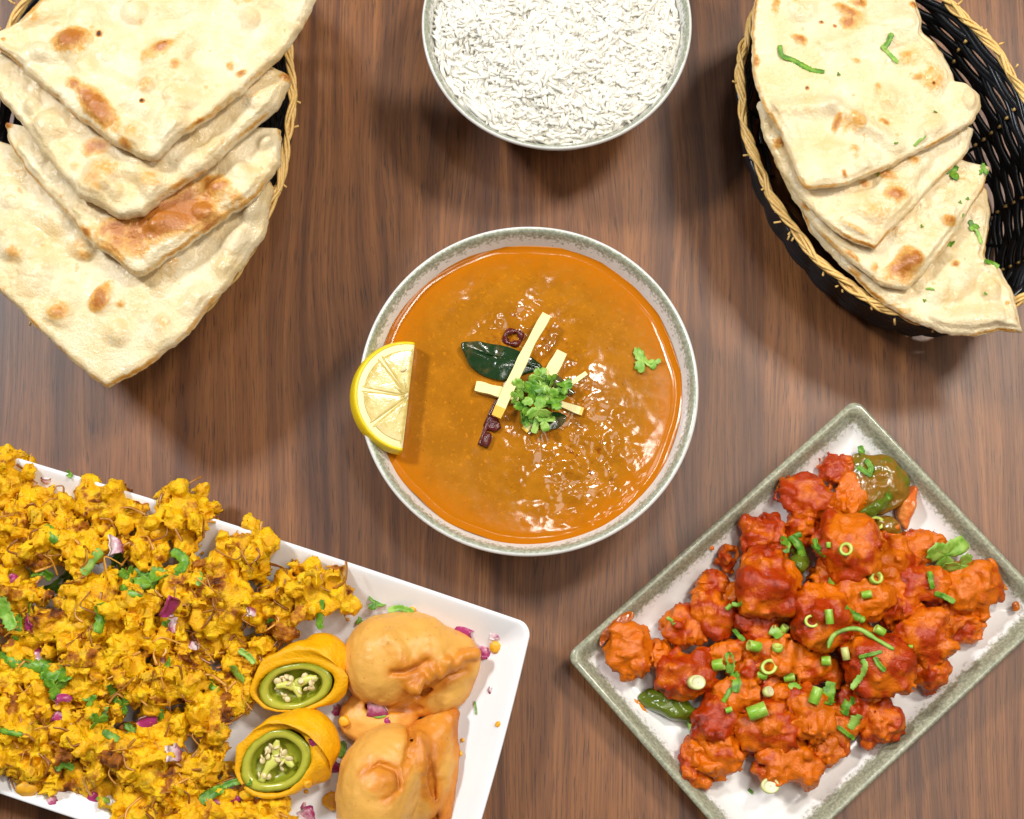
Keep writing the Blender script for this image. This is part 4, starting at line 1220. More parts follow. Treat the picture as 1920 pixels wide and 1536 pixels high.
def chunk(u, v, r, where, name, mat, label, cat, seed, flat=0.55, pale=None, group=None, sharp=0.3):
    """small irregular diced piece with flat facets"""
    rg = np.random.default_rng(seed)
    p, n = hit(u, v, where)
    th = np.linspace(0, np.pi, 7); prof = np.stack([np.sin(th) ** 0.6, np.cos(th)], -1)
    Rl = lathe(prof, 10)
    k = rg.uniform(0.65, 1.1, 3) * r * CMPX; k[2] *= flat
    V, F = loft(Rl)
    V = V * (1 + sharp * noise(V * 1.1 + seed, seed))[:, None] * k
    V[:, 2] += 0.25 * k[2] * (V[:, 0] / k[0]) ** 2
    R = frame(n, rg.uniform(0, 6.28))
    at = None
    if pale is not None: at = dict(pale=np.clip(pale + 0.6 * V[:, 0] / k[0] * 0.5, 0, 1))
    return mk(name, V @ R.T + p + n * k[2] * 0.35, [f[:, ::-1] for f in F], MAT[mat], attrs=at, label=label, cat=cat, group=group)


def plate(u, v, r, where, name, mat, label, cat, seed, pale=None, group=None):
    """small curved diced slab with cut edges"""
    rg = np.random.default_rng(seed)
    p, n = hit(u, v, where); r = r * CMPX
    gx, gy = np.meshgrid(np.linspace(-1, 1, 6), np.linspace(-1, 1, 5), indexing='ij')
    k = rg.uniform(0.55, 1.05, 2); sh = rg.normal(0, 0.25, 2)
    X = gx * r * k[0] * (1 + sh[0] * gy) + 0.12 * r * rg.normal(size=gx.shape) * (abs(gx) == 1); Y = gy * r * k[1] * (1 + sh[1] * gx) + 0.12 * r * rg.normal(size=gx.shape) * (abs(gy) == 1)
    Z = -0.35 * r * gx ** 2 - 0.15 * r * gy ** 2
    t = max(0.05, r * rg.uniform(0.25, 0.5))
    top = np.stack([X, Y, Z], -1).reshape(-1, 3); bot = top - [0, 0, t]
    q = gridf(6, 5, False); m = len(top)
    b = [i * 5 for i in range(6)] + [25 + j for j in range(1, 5)] + [i * 5 + 4 for i in range(4, -1, -1)] + [j for j in range(3, 0, -1)]
    b = np.array(b); b2 = np.roll(b, -1)
    V = np.vstack([top, bot]) @ (frame(n, rg.uniform(0, 6.28)) @ rot(0, rg.normal(0, 0.35), rg.normal(0, 0.35))).T + p + n * (t * 0.5 + 0.12 * r)
    F = [q, q[:, ::-1] + m, np.stack([b, b + m, b2 + m, b2], -1)]
    at = np.concatenate([np.full(m, pale - 0.35), np.full(m, pale + 0.3)]) + 0.25 * np.tile(gx.ravel(), 2)
    o = mk(name, V, F, MAT[mat], attrs=dict(pale=np.clip(at, 0, 1)), label=label, cat=cat, group=group)
    return o


def scallion(u, v, r, h, where, label, tilt, yaw, white=False, seed=0):
    """hollow slice of scallion stalk with a thin wall"""
    p, n = hit(u, v, where)
    r *= CMPX; h *= CMPX
    prof = [(0.62 * r, -h / 2), (0.95 * r, -h / 2), (r, -h / 2 + 0.02), (r, h / 2 - 0.02), (0.95 * r, h / 2), (0.66 * r, h / 2), (0.62 * r, h / 2 - 0.03), (0.62 * r, -h / 2)]
    if white: prof = [(0.02, -h / 2), (0.95 * r, -h / 2), (r, 0), (0.95 * r, h / 2), (0.75 * r, h / 2 + .02), (0.65 * r, h / 2 - 0.06), (0.45 * r, h / 2 + 0.01), (0.3 * r, h / 2 - 0.05), (0.02, h / 2)]
    Rl = lathe(prof, 22)
    Rl[..., 0] *= 1.12; Rl[..., 1] *= 0.9
    V, F = loft(Rl)
    pale = np.repeat(np.linspace(0.1, 0.9, len(prof)), 22)
    V = V @ rot(math.radians(yaw), math.radians(tilt)).T
    off = (abs(math.sin(math.radians(tilt))) * r + abs(math.cos(math.radians(tilt))) * h / 2) * 0.8
    return mk('scallion_slice', V + p + n * off, F, MAT['scallion_white' if white else 'scallion'], attrs=dict(pale=pale), label=label, cat='scallion', group='scallion slices on the red fritters')


# ------------------------------------------------------------------ curry garnish
def bar(a, b, w, label, z0=0.25, z1=0.15, wet=None, seed=0):
    pa, _ = hit(*a, 'curry'); pb, _ = hit(*b, 'curry')
    pa = px(*a, ZC + z0); pb = px(*b, ZC + z1)
    t = np.linspace(0, 1, 12)[:, None]; P = pa + (pb - pa) * t; P = P + np.stack([0.06 * noise(P * 0.5, seed + 9), 0.06 * noise(P * 0.5, seed + 19), 0 * t[:, 0]], -1)
    ww = w * CMPX * 0.5 * (1 + 0.18 * noise(P * 1.9, seed)) * 1.25 * np.linspace(0.9, 1.08, 12)
    V, F = tube(P, ww, ww * 0.75, 4)
    root = mk('ginger_strip', V, F, MAT['ginger'], smooth=False, label=label, cat='ginger', group='ginger strips on the curry')
    if wet:
        V, F = tube(np.array([P[-2], P[-1] + (P[-1] - P[-2]) * 0.06]), ww[-2:] * 1.04, ww[-2:] * 0.79, 4)
        mk('gravy_stained_tip', V, F, MAT['ginger_wet'], root, smooth=False)


bar((893, 726), (975, 742), 22, 'short pale ginger strip pointing left under the longest strip', 0.42, 0.5, seed=2)
bar((1052, 660), (1012, 742), 26, 'wide pale ginger strip beside the top of the cilantro heap', 0.60, 0.55, seed=3)
bar((1100, 700), (1030, 752), 10, 'thin tapering ginger strip at the cilantro heap\'s upper side', 0.40, 0.5, seed=4)
bar((1035, 752), (1092, 773), 15, 'short ginger strip with gravy stained tip pointing right from the cilantro', 0.5, 0.3, wet=True, seed=5)
bar((1012, 775), (985, 806), 14, 'small ginger strip half hidden below the cilantro heap', 0.5, 0.35, wet=True, seed=6)
bar((1024, 592), (930, 780), 20, 'longest pale ginger strip lying diagonally across the curry leaf', 0.95, 0.75, wet=True, seed=1)


def flat_leaf(out, where, label, seed, mat='curry_leaf', name='curry_leaf', lift=0.10, mid=None):
    O = smooth_path(out, 60, True); c = O.mean(0)
    zc = hit(*c, where)[0][2] + lift
    rings = []
    for s in (0.02, 0.25, 0.5, 0.75, 0.92, 1.0):
        q = c + (O - c) * s; W = px(q[:, 0], q[:, 1], np.full(60, zc))
        W[:, 2] += 0.10 * (1 - s ** 2) + 0.12 * fbm(W * 1.0, 3, seed)
        rings.append(W)
    R = np.array(rings); b = R[::-1].copy(); b[..., 2] -= 0.05
    if mid:
        a0 = px(*mid[0], zc); b0 = px(*mid[1], zc)
        d, s, t = seg_d(R, a0, b0); R[..., 2] -= 0.07 * np.exp(-(d / 0.10) ** 2)
    V, F = loft(np.concatenate([R, b], 0))
    o = mk(name, V, F, MAT[mat], label=label, cat='leaf', attrs=dict(pale=0.28 + 0.6 * fbm(V * 0.9, 2, seed + 2)))
    if mid:
        P = smooth_path(np.array([px(*(np.array(mid[0]) * (1 - t) + np.array(mid[1]) * t), zc + 0.11 - 0.05 * abs(t - .5)) for t in np.linspace(0.05, 0.95, 5)]), 14)
        V, F = tube(P, np.linspace(0.05, 0.03, 14), 0.03, 5)
        mk('midrib', V, F, MAT['curry_leaf'], o, dict(pale=np.full(len(V), 0.05)))
    return o


flat_leaf([(865, 645), (890, 641), (925, 645), (965, 655), (1000, 672), (1016, 690), (985, 702), (950, 714), (915, 708), (885, 690), (872, 668)], 'curry', 'dark green glossy curry leaf under the longest ginger strip', 31, lift=0.22, mid=((868, 650), (1010, 690)))
flat_leaf([(1020, 706), (1040, 702), (1062, 716), (1078, 738), (1050, 734)], 'curry', 'dark curry leaf tip showing between the cilantro and the thin ginger strip', 32, lift=0.15)
flat_leaf([(1010, 786), (1040, 772), (1062, 782), (1050, 800), (1020, 806)], 'curry', 'dark curry leaf scrap below the cilantro heap', 33, lift=0.12)


def stalk(pts, w, label, name, mat, cat, lift):
    P = smooth_path(np.array([px(u, v, hit(u, v, 'curry')[0][2] + lift) for u, v in pts]), 18)
    V, F = tube(P, w * CMPX * 0.5 * (1 + 0.3 * noise(P * 2, 3)), None, 7)
    return mk(name, V, F, MAT[mat], label=label, cat=cat)


stalk([(940, 742), (925, 765), (912, 800), (900, 835)], 9, 'dark dried chilli stalk sunk in the gravy below the ginger strips', 'chilli_stalk', 'dried_chilli', 'chilli', 0.02)
# dried red chilli ring
p, n = hit(962, 634, 'curry')
t = np.linspace(0, 2 * np.pi, 26, endpoint=False)
P = p + np.stack([np.cos(t) * 0.42, np.sin(t) * 0.36, 0.10 + 0.07 * np.sin(t * 3)], -1)
V, F = tube(P, 0.15 * (1 + 0.35 * np.sin(t * 4)), 0.14, 8, closed=True)
mk('dried_chilli_ring', V, F, MAT['dried_chilli'], label='dark red dried chilli ring above the curry leaf', cat='chilli')
chunk(925, 795, 16, 'curry', 'dried_chilli_piece', 'dried_chilli', 'dark red dried chilli piece under the longest ginger strip\'s lower end', 'chilli', 41)
chunk(912, 825, 14, 'curry', 'dried_chilli_piece', 'dried_chilli', 'small dark dried chilli piece at the stalk\'s lower end', 'chilli', 42)
# cilantro heap
HEAP = [(978, 735, 26), (1012, 728, 26), (1002, 752, 30), (985, 765, 24), (1028, 745, 26), (1040, 762, 26), (1012, 775, 28), (992, 785, 20), (1022, 792, 24), (1052, 728, 18), (1006, 712, 18), (1035, 720, 16), (968, 748, 18), (1000, 738, 22), (1020, 760, 22)]
for i, (u, v, s) in enumerate(HEAP):
    leaf(u, v, s * 0.88, 'curry', 'bright chopped cilantro leaf in the small heap on the curry', pale=i % 2 == 0, group='cilantro heap on the curry', lift=0.26 + 0.035 * (i % 7))
for i, pts in enumerate([[(1070, 712), (1050, 730), (1035, 752)], [(1020, 690), (1016, 715), (1022, 730)], [(985, 755), (982, 785), (990, 800)], [(1010, 770), (1004, 800), (1000, 812)], [(1000, 730), (1035, 735), (1060, 745)]]):
    strip(pts, 10, 'curry', 'thin green cilantro shred in the small heap on the curry', 'cilantro_pale' if i % 2 else 'cilantro', lift=0.5, group='cilantro heap on the curry')
leaf(1205, 678, 26, 'curry', 'lone pale cilantro leaf floating near the curry\'s right edge', pale=True, yaw=120, lift=0.04)
leaf(1226, 682, 14, 'curry', 'tiny cilantro sprig touching the lone leaf on the curry', pale=True, yaw=20, lift=0.05)

# lemon half slice hooked over the bowl's edge
LC = px(764, 745, 6.25)
lx = unit(np.array([1.0, -0.10, -0.30])); ly = unit(np.array([0.09, 1.0, 0.0])); ly = unit(ly - lx * (ly @ lx)); ln = np.cross(lx, ly)
Lp = lambda x, y, z: LC + np.asarray(x)[..., None] * lx + np.asarray(y)[..., None] * ly + np.asarray(z)[..., None] * ln
lem = empty('lemon_slice', LC - [0, 0, 0.6], 'half slice of yellow lemon resting on the curry bowl\'s left edge', 'lemon')
RL = 2.86
th = np.linspace(np.pi / 2, 3 * np.pi / 2, 61)


def half_ring(r0, r1, z0, z1, bev=0.06):
    prof = np.array([(r0, z0), (r1 - bev, z0), (r1, z0 + bev), (r1, z1 - bev), (r1 - bev, z1), (r0, z1)])
    R = np.array([Lp(prof[:, 0] * math.cos(t) * 0.98, prof[:, 0] * math.sin(t), prof[:, 1]) for t in th])
    return loft(R, True, True)


prof = np.array([(RL * 0.90, -0.75), (RL * 1.0, -0.78), (RL * 1.02, -0.6), (RL * 1.025, -0.35), (RL * 1.015, 0.0), (RL * 0.995, 0.2), (RL * 0.975, 0.28), (RL * 0.945, 0.28)])
V, F = loft(np.array([Lp(prof[:, 0] * math.cos(t) * 0.98, prof[:, 0] * math.sin(t), prof[:, 1]) for t in th]), True, True); mk('rind', V, F, MAT['rind'], lem)
V, F = half_ring(0.02, RL * 0.95, -0.30, 0.26, 0.02); mk('pith', V, F, MAT['pulp_pith'], lem)
for k in range(4):
    a0 = np.pi / 2 + np.pi * k / 4 + 0.03; a1 = np.pi / 2 + np.pi * (k + 1) / 4 - 0.03
    if k == 0: a0 -= 0.02
    aa = np.linspace(a0, a1, 14); r0, r1 = 0.24, RL * 0.83
    bx_ = np.concatenate([np.stack([np.cos(aa) * r1 * 0.98, np.sin(aa) * r1], -1), np.stack([np.cos(aa[::-1]) * r0, np.sin(aa[::-1]) * r0], -1)])
    bx_ = smooth_path(bx_, 60, True); cc = bx_.mean(0)
    R = np.array([Lp(*(cc + (bx_ - cc) * s).T, np.full(60, z)) for s, z in ((1.0, 0.20), (1.0, 0.262), (0.96, 0.275), (0.6, 0.272), (0.3, 0.276), (0.02, 0.274))])
    R[2:] += ln * (0.012 * noise(R[2:] * 3.0, k))[..., None]
    V, F = loft(R)
    ang = np.repeat([0, .2, .4, .6, .7, .7], 60)
    mk('pulp_segment', V, F, MAT['pulp'], lem, dict(pale=ang))
Rl = lathe(np.stack([np.sin(np.linspace(0, np.pi, 7)) * 0.11, np.cos(np.linspace(0, np.pi, 7)) * 0.2], -1), 9)
V, F = loft(Rl @ rot(0.4, 1.4).T + Lp(-0.45, 1.3, 0.30)); mk('seed', V, F, MAT['seed'], lem)
V, F = loft(Rl @ rot(0.9, 1.2).T * 0.8 + Lp(-0.12, 0.02, 0.28)); mk('seed', V, F, MAT['seed'], lem)

# ------------------------------------------------------------------ herbs on the naan
for pts, w, lab in [([(1462, 85), (1466, 105), (1485, 112)], 11, 'short cilantro stem on the upper left of the top herb naan'),
                    ([(1468, 105), (1492, 115), (1520, 130), (1546, 134)], 14, 'longest cilantro frond on the top herb naan'),
                    ([(1672, 62), (1664, 82), (1655, 90)], 12, 'cilantro leaf tip on the top herb naan near the basket\'s open side'),
                    ([(1652, 86), (1668, 102), (1684, 118)], 9, 'cilantro stem end on the top herb naan near the basket\'s open side'),
                    ([(1736, 254), (1724, 264), (1714, 274)], 6, 'thin green herb shred at the top herb naan\'s lower edge'),
                    ([(1826, 425), (1834, 440), (1840, 458)], 8, 'dark cilantro sprig hanging on the lowest herb naan\'s right lobe'),
                    ([(1846, 490), (1862, 496), (1872, 502)], 12, 'green herb shred on the lowest herb naan beside the basket wall'),
                    ([(1736, 542), (1744, 541), (1752, 544)], 4, 'tiny herb shred in the middle of the lowest herb naan')]:
    strip(pts, w * 0.72, 'basket', lab, 'cilantro' if w > 9 else 'cilantro_pale', lift=0.05)
leaf(1784, 320, 22, 'basket', 'broad cilantro leaf on the second lowest herb naan', yaw=-70)
leaf(1843, 320, 12, 'basket', 'narrow cilantro leaf at the second lowest herb naan\'s right corner', yaw=90)
leaf(1824, 424, 12, 'basket', 'small cilantro leaf on the lowest herb naan\'s right lobe', yaw=120)
leaf(1782, 458, 9, 'basket', 'small green herb fleck between the two lowest herb naan', yaw=0)
for i, (u, v) in enumerate([(1572, 140), (1753, 210), (1646, 328), (1800, 380), (1814, 373), (1680, 269), (1733, 564), (1848, 551), (1728, 425), (1806, 404)]):
    leaf(u, v, 4, 'basket', 'tiny chopped herb fleck stuck on the herb naan', group='herb flecks on the naan')

# ------------------------------------------------------------------ red dish: peppers, scallions, cilantro
def slab(out, where, label, mat, name, cat, z0, H, seed, pale=0.3, rough=1.0):
    V, F, at = pillow(out, z0, H, seed, na=90, nr=30, rag=0.14, under=0.1)
    V[:, 2] += rough * 0.16 * fbm(V * 0.9, 3, seed + 4) + 0.05 * fbm(V * 3, 2, seed + 6)
    TREE_ADD.append((V, F))
    return mk(name, V, F, MAT[mat], attrs=dict(pale=pale + 0.4 * fbm(V * 0.7, 2, seed)), label=label, cat=cat)


TREE_ADD = []
slab([(1592, 862), (1620, 850), (1660, 856), (1698, 890), (1704, 915), (1690, 945), (1660, 965), (1625, 955), (1600, 925), (1588, 890)], 'dish', 'large green pepper piece coated in sauce at the dish\'s top corner', 'pepper', 'green_pepper_piece', 'pepper', 1.7, 0.6, 81, 0.5)
slab([(1612, 960), (1640, 940), (1668, 925), (1676, 935), (1660, 955), (1630, 972)], 'dish', 'narrow green pepper strip folded under the large pepper piece', 'pepper', 'green_pepper_piece', 'pepper', 2.2, 0.45, 82, 0.1)
slab([(1640, 975), (1668, 965), (1690, 985), (1684, 1003), (1655, 1005)], 'dish', 'brownish green pepper scrap below the large pepper piece', 'pepper', 'green_pepper_piece', 'pepper', 1.6, 0.7, 83, 0.55)
slab([(1690, 925), (1712, 905), (1722, 915), (1715, 950), (1705, 985), (1695, 990), (1680, 965)], 'dish', 'orange glazed onion petal at the right of the large pepper piece', 'pepper_red', 'onion_petal', 'onion', 1.2, 0.7, 84, 0.5)
slab([(1482, 1050), (1505, 1040), (1518, 1052), (1514, 1072), (1498, 1080), (1482, 1070)], 'dish', 'small glossy green pepper piece left of the large round fritter', 'pepper', 'green_pepper_piece', 'pepper', 2.6, 0.55, 85, 0.0)
slab([(1198, 1308), (1225, 1290), (1262, 1298), (1300, 1328), (1328, 1342), (1318, 1352), (1280, 1352), (1240, 1342), (1212, 1328)], 'dish', 'long green pepper wedge at the dish\'s left side by the white floor', 'pepper', 'green_pepper_piece', 'pepper', 1.0, 0.7, 86, 0.02)
slab([(1286, 1352), (1298, 1358), (1312, 1376), (1310, 1384), (1298, 1376)], 'dish', 'small yellow green pepper strip below the long pepper wedge', 'scallion', 'green_pepper_piece', 'pepper', 0.9, 0.4, 87, 0.4)
slab([(1168, 1150), (1186, 1146), (1188, 1158), (1172, 1172), (1152, 1192), (1138, 1200), (1126, 1212), (1128, 1190), (1140, 1172)], 'dish', 'dark orange sauce smear over the dish\'s left rim', 'smear', 'sauce_smear', 'sauce', 2.0, 0.10, 88, 0.3, 0.15)
slab([(1188, 1312), (1198, 1318), (1212, 1334), (1206, 1338), (1194, 1328)], 'dish', 'small orange sauce streak on the dish floor beside the long pepper wedge', 'smear', 'sauce_smear', 'sauce', 0.98, 0.05, 89, 0.6, 0.1)
slab([(1840, 1062), (1862, 1076), (1886, 1100), (1880, 1104), (1856, 1088)], 'dish', 'thin orange sauce streak along the dish\'s right rim', 'smear', 'sauce_smear', 'sauce', 1.95, 0.06, 90, 0.4, 0.1)
slab([(1896, 1132), (1908, 1130), (1912, 1142), (1900, 1146)], 'dish', 'orange sauce drop near the dish\'s right corner', 'smear', 'sauce_smear', 'sauce', 1.45, 0.06, 91, 0.6, 0.1)
V, F = join(SURF['dish'] + TREE_ADD)
TREE['dish'] = BVHTree.FromPolygons(V.tolist(), [q for f in F for q in f.tolist()])

SC = [(1647, 980, 14, 8, 15, 0, 0, 'green scallion ring on the brownish pepper scrap'), (1584, 1030, 13, 6, 20, 40, 0, 'yellow green scallion ring on the large round orange fritter'),
      (1555, 1087, 9, 16, 75, 80, 0, 'scallion tube standing below the large round orange fritter'), (1640, 1090, 13, 9, 30, 20, 0, 'dark green scallion ring right of the large round orange fritter'),
      (1624, 1112, 8, 18, 80, 10, 0, 'bright scallion tube below the dark green ring'), (1485, 1030, 7, 14, 80, 130, 0, 'scallion tube in the cilantro left of the large round fritter'),
      (1555, 1022, 5, 10, 85, 90, 0, 'small scallion bit on the left of the large round fritter'), (1525, 1163, 13, 4, 10, 0, 0, 'thin dark scallion ring on the middle fritter'),
      (1553, 1152, 8, 26, 85, 95, 0, 'upright green scallion tube beside the thin dark ring'), (1651, 1190, 9, 18, 82, 150, 0, 'green scallion tube at the curled stalk\'s right end'),
      (1586, 1221, 8, 22, 85, 100, 1, 'pale yellow scallion piece inside the curled stalk'), (1479, 1181, 9, 14, 60, 60, 0, 'bright scallion ring pair above the dark cilantro scraps'),
      (1470, 1172, 6, 10, 80, 60, 0, 'yellow green scallion bit touching the bright ring pair'), (1418, 1214, 11, 22, 75, 170, 0, 'dark green scallion tube left of centre in the dish'),
      (1445, 1250, 15, 8, 15, 30, 0, 'yellow scallion ring near the dish\'s centre'), (1351, 1246, 12, 20, 70, 10, 0, 'wide green scallion slice beside the cilantro sprig'),
      (1427, 1262, 8, 34, 85, 165, 0, 'long green scallion tube below the yellow ring'), (1481, 1266, 8, 20, 82, 10, 0, 'short green scallion tube right of the yellow ring'),
      (1463, 1214, 11, 8, 60, 90, 0, 'dark green scallion ring above the yellow ring'), (1300, 1280, 15, 14, 20, 0, 1, 'round white scallion root slice at the left of the dish'),
      (1445, 1295, 11, 10, 50, 20, 1, 'white scallion slice in the dish\'s lower middle'), (1418, 1340, 15, 34, 80, 20, 0, 'largest bright green scallion tube in the lower dish'),
      (1528, 1308, 11, 30, 82, 70, 0, 'bright green scallion tube on the lower middle fritter'), (1546, 1242, 10, 16, 75, 0, 0, 'green scallion slice left of the largest orange fritter'),
      (1445, 1470, 16, 8, 10, 0, 1, 'pale scallion slice lying alone on the dish\'s white floor'), (1710, 1212, 4, 8, 80, 0, 0, 'tiny scallion bit right of the largest orange fritter'), (1366, 1140, 5, 12, 80, 40, 0, 'tiny scallion bit on the upper left fritters'),
      (1364, 1332, 6, 12, 85, 20, 0, 'small scallion bit left of the largest green tube')]
for i, (u, v, r, h, tl, yw, wh, lab) in enumerate(SC):
    scallion(u, v, r, h, 'dish', lab, tl, yw, bool(wh), i)
strip([(1553, 1216), (1560, 1195), (1580, 1182), (1611, 1180), (1645, 1200), (1676, 1218)], 9, 'dish', 'long curled green scallion stalk arching over two orange fritters', 'cilantro_pale', 'scallion_stalk', 'scallion', 0.1, 0.09)
for pts, w, lab in [([(1462, 1012), (1475, 1020), (1470, 1036)], 14, 'cilantro shred at the left of the upper herb cluster'), ([(1484, 1005), (1498, 1022), (1506, 1042)], 14, 'broad cilantro shred in the upper herb cluster'),
                    ([(1502, 1000), (1488, 1008), (1478, 1012)], 10, 'cilantro shred on top of the upper herb cluster'), ([(1522, 1026), (1534, 1038), (1546, 1046)], 13, 'cilantro shred beside the large round orange fritter'),
                    ([(1528, 1010), (1532, 1024), (1540, 1030)], 8, 'thin cilantro shred above the one beside the round fritter'), ([(1742, 1072), (1744, 1090), (1748, 1104)], 9, 'cilantro stem below the big leaf'),
                    ([(1752, 1112), (1770, 1118), (1790, 1130)], 9, 'dark cilantro sprig under the right corner fritter'), ([(1586, 1140), (1600, 1152), (1622, 1164)], 12, 'cilantro strip above the curled scallion stalk'),
                    ([(1615, 1236), (1622, 1250), (1614, 1268), (1596, 1292)], 10, 'forked cilantro strip on the largest orange fritter'), ([(1640, 1232), (1648, 1246), (1660, 1258)], 8, 'thin cilantro strip on the right of the largest orange fritter'),
                    ([(1610, 1232), (1630, 1228), (1654, 1222)], 6, 'fine cilantro stem across the largest orange fritter'), ([(1366, 1222), (1372, 1246), (1368, 1262)], 14, 'cilantro sprig beside the wide scallion slice'),
                    ([(1376, 1262), (1382, 1280), (1378, 1298)], 14, 'cilantro shred below the wide scallion slice'), ([(1372, 1290), (1362, 1306), (1356, 1316)], 8, 'thin dark cilantro stem at the lower left'),
                    ([(1558, 1278), (1554, 1300), (1552, 1322)], 18, 'dark pointed herb leaf in the dish\'s lower middle'), ([(1602, 1308), (1592, 1322), (1586, 1342)], 22, 'dark cilantro tuft right of the pointed herb leaf'),
                    ([(1610, 1340), (1602, 1356), (1596, 1368)], 16, 'dark cilantro shred below the dark tuft'), ([(1570, 1362), (1585, 1374), (1602, 1386)], 7, 'thin green stem at the dark tuft\'s lower end'),
                    ([(1444, 1180), (1456, 1186), (1462, 1196)], 16, 'dark cilantro scrap beside the bright scallion pair'), ([(1375, 1180), (1384, 1192), (1396, 1202)], 8, 'dark cilantro stem between the left fritters'),
                    ([(1612, 836), (1616, 848), (1612, 852)], 10, 'cilantro curl at the tip of the dish\'s top corner'), ([(1622, 862), (1632, 876), (1630, 888)], 9, 'cilantro shred on the large green pepper piece'),
                    ([(1664, 925), (1668, 935), (1668, 944)], 6, 'cilantro bit on the lower edge of the large pepper piece'), ([(1608, 876), (1620, 884), (1634, 892)], 9, 'second cilantro shred on the large green pepper piece'),
                    ([(1372, 1132), (1384, 1134), (1390, 1130)], 7, 'cilantro shred on the upper left fritters'), ([(1403, 1480), (1408, 1484), (1412, 1488)], 5, 'cilantro fleck alone on the dish\'s white floor'), ([(1480, 1290), (1490, 1284), (1500, 1292)], 10, 'cilantro scrap in the lower middle between fritters'),
                    ([(1250, 1158), (1258, 1162), (1264, 1170)], 6, 'cilantro bit on the upper left orange fritter')]:
    strip(pts, w, 'dish', lab, 'cilantro' if len(lab) % 3 else 'cilantro_pale', lift=0.07)
leaf(1772, 1040, 46, 'dish', 'big bright cilantro leaf at the dish\'s right side', yaw=155, pale=True, lift=0.12)
leaf(1800, 1062, 34, 'dish', 'lower lobe of bright cilantro beside the big leaf', yaw=-40, pale=True, lift=0.12)

# ------------------------------------------------------------------ platter bits: onion, cilantro, crumbs
ON = [(220, 1022, 20, 0.8, 'pale onion dice between the upper yellow fritters'), (325, 1140, 16, 0.1, 'purple onion dice above the white onion piece'), (318, 1165, 24, 0.9, 'large white onion piece in the middle of the fritter heap'),
      (22, 1090, 13, 0.15, 'purple onion dice near the left frame edge, upper'), (50, 1180, 14, 0.05, 'deep purple onion dice near the left frame edge, lower'), (72, 1225, 20, 0.7, 'pinkish onion dice beside the long cilantro stem'),
      (118, 1310, 18, 0.5, 'pink onion dice below the curled cilantro bunch'), (115, 1340, 13, 0.75, 'pale pink onion dice under the pink one'), (282, 1360, 15, 0.25, 'magenta edged onion dice in the lower heap'),
      (305, 1240, 13, 0.9, 'white onion dice above the lower middle fritters'), (362, 1210, 13, 0.95, 'thin white onion sliver left of the chilli fritters'), (330, 1412, 20, 0.8, 'white onion piece in the gap of the lower heap'),
      (172, 1500, 20, 0.4, 'purple onion sliver on the platter\'s lower rim'), (95, 1500, 12, 0.85, 'pale onion flake on the platter\'s lower rim'), (85, 903, 11, 0.85, 'pale onion flake on the platter\'s upper rim'), (473, 1148, 13, 0.8, 'pink onion sliver under the right hand fritters'),
      (870, 1180, 15, 0.0, 'deep magenta onion scrap above the upper samosa'), (908, 1215, 17, 0.7, 'pink onion dice beside the orange crumb at the platter\'s corner'), (928, 1190, 10, 0.9, 'faint onion flake above the orange crumb'),
      (705, 1342, 22, 0.6, 'pink onion dice wedged between the two samosas'), (724, 1350, 10, 0.0, 'magenta onion bit between the two samosas'), (632, 1335, 14, 0.6, 'pink onion dice between chilli and samosa'), (626, 1445, 16, 0.1, 'purple onion dice left of the lower samosa'),
      (584, 1393, 9, 0.15, 'tiny magenta onion bit on the lower chilli'), (568, 1508, 8, 0.7, 'small onion bit below the lower chilli'), (580, 1528, 15, 0.7, 'pink onion slice at the frame\'s bottom edge'), (408, 1505, 16, 0.7, 'pink onion piece below the lower chilli\'s cilantro'), (440, 1500, 9, 0.05, 'small crimson onion bit below the lower chilli'),
      (916, 1297, 7, 0.7, 'tiny pink onion flake on the platter\'s right floor')]
for i, (u, v, r, pl, lab) in enumerate(ON):
    plate(u, v, r, 'platter', 'onion_dice', 'onion', lab, 'onion', 700 + i, pl, 'onion dice on the platter')
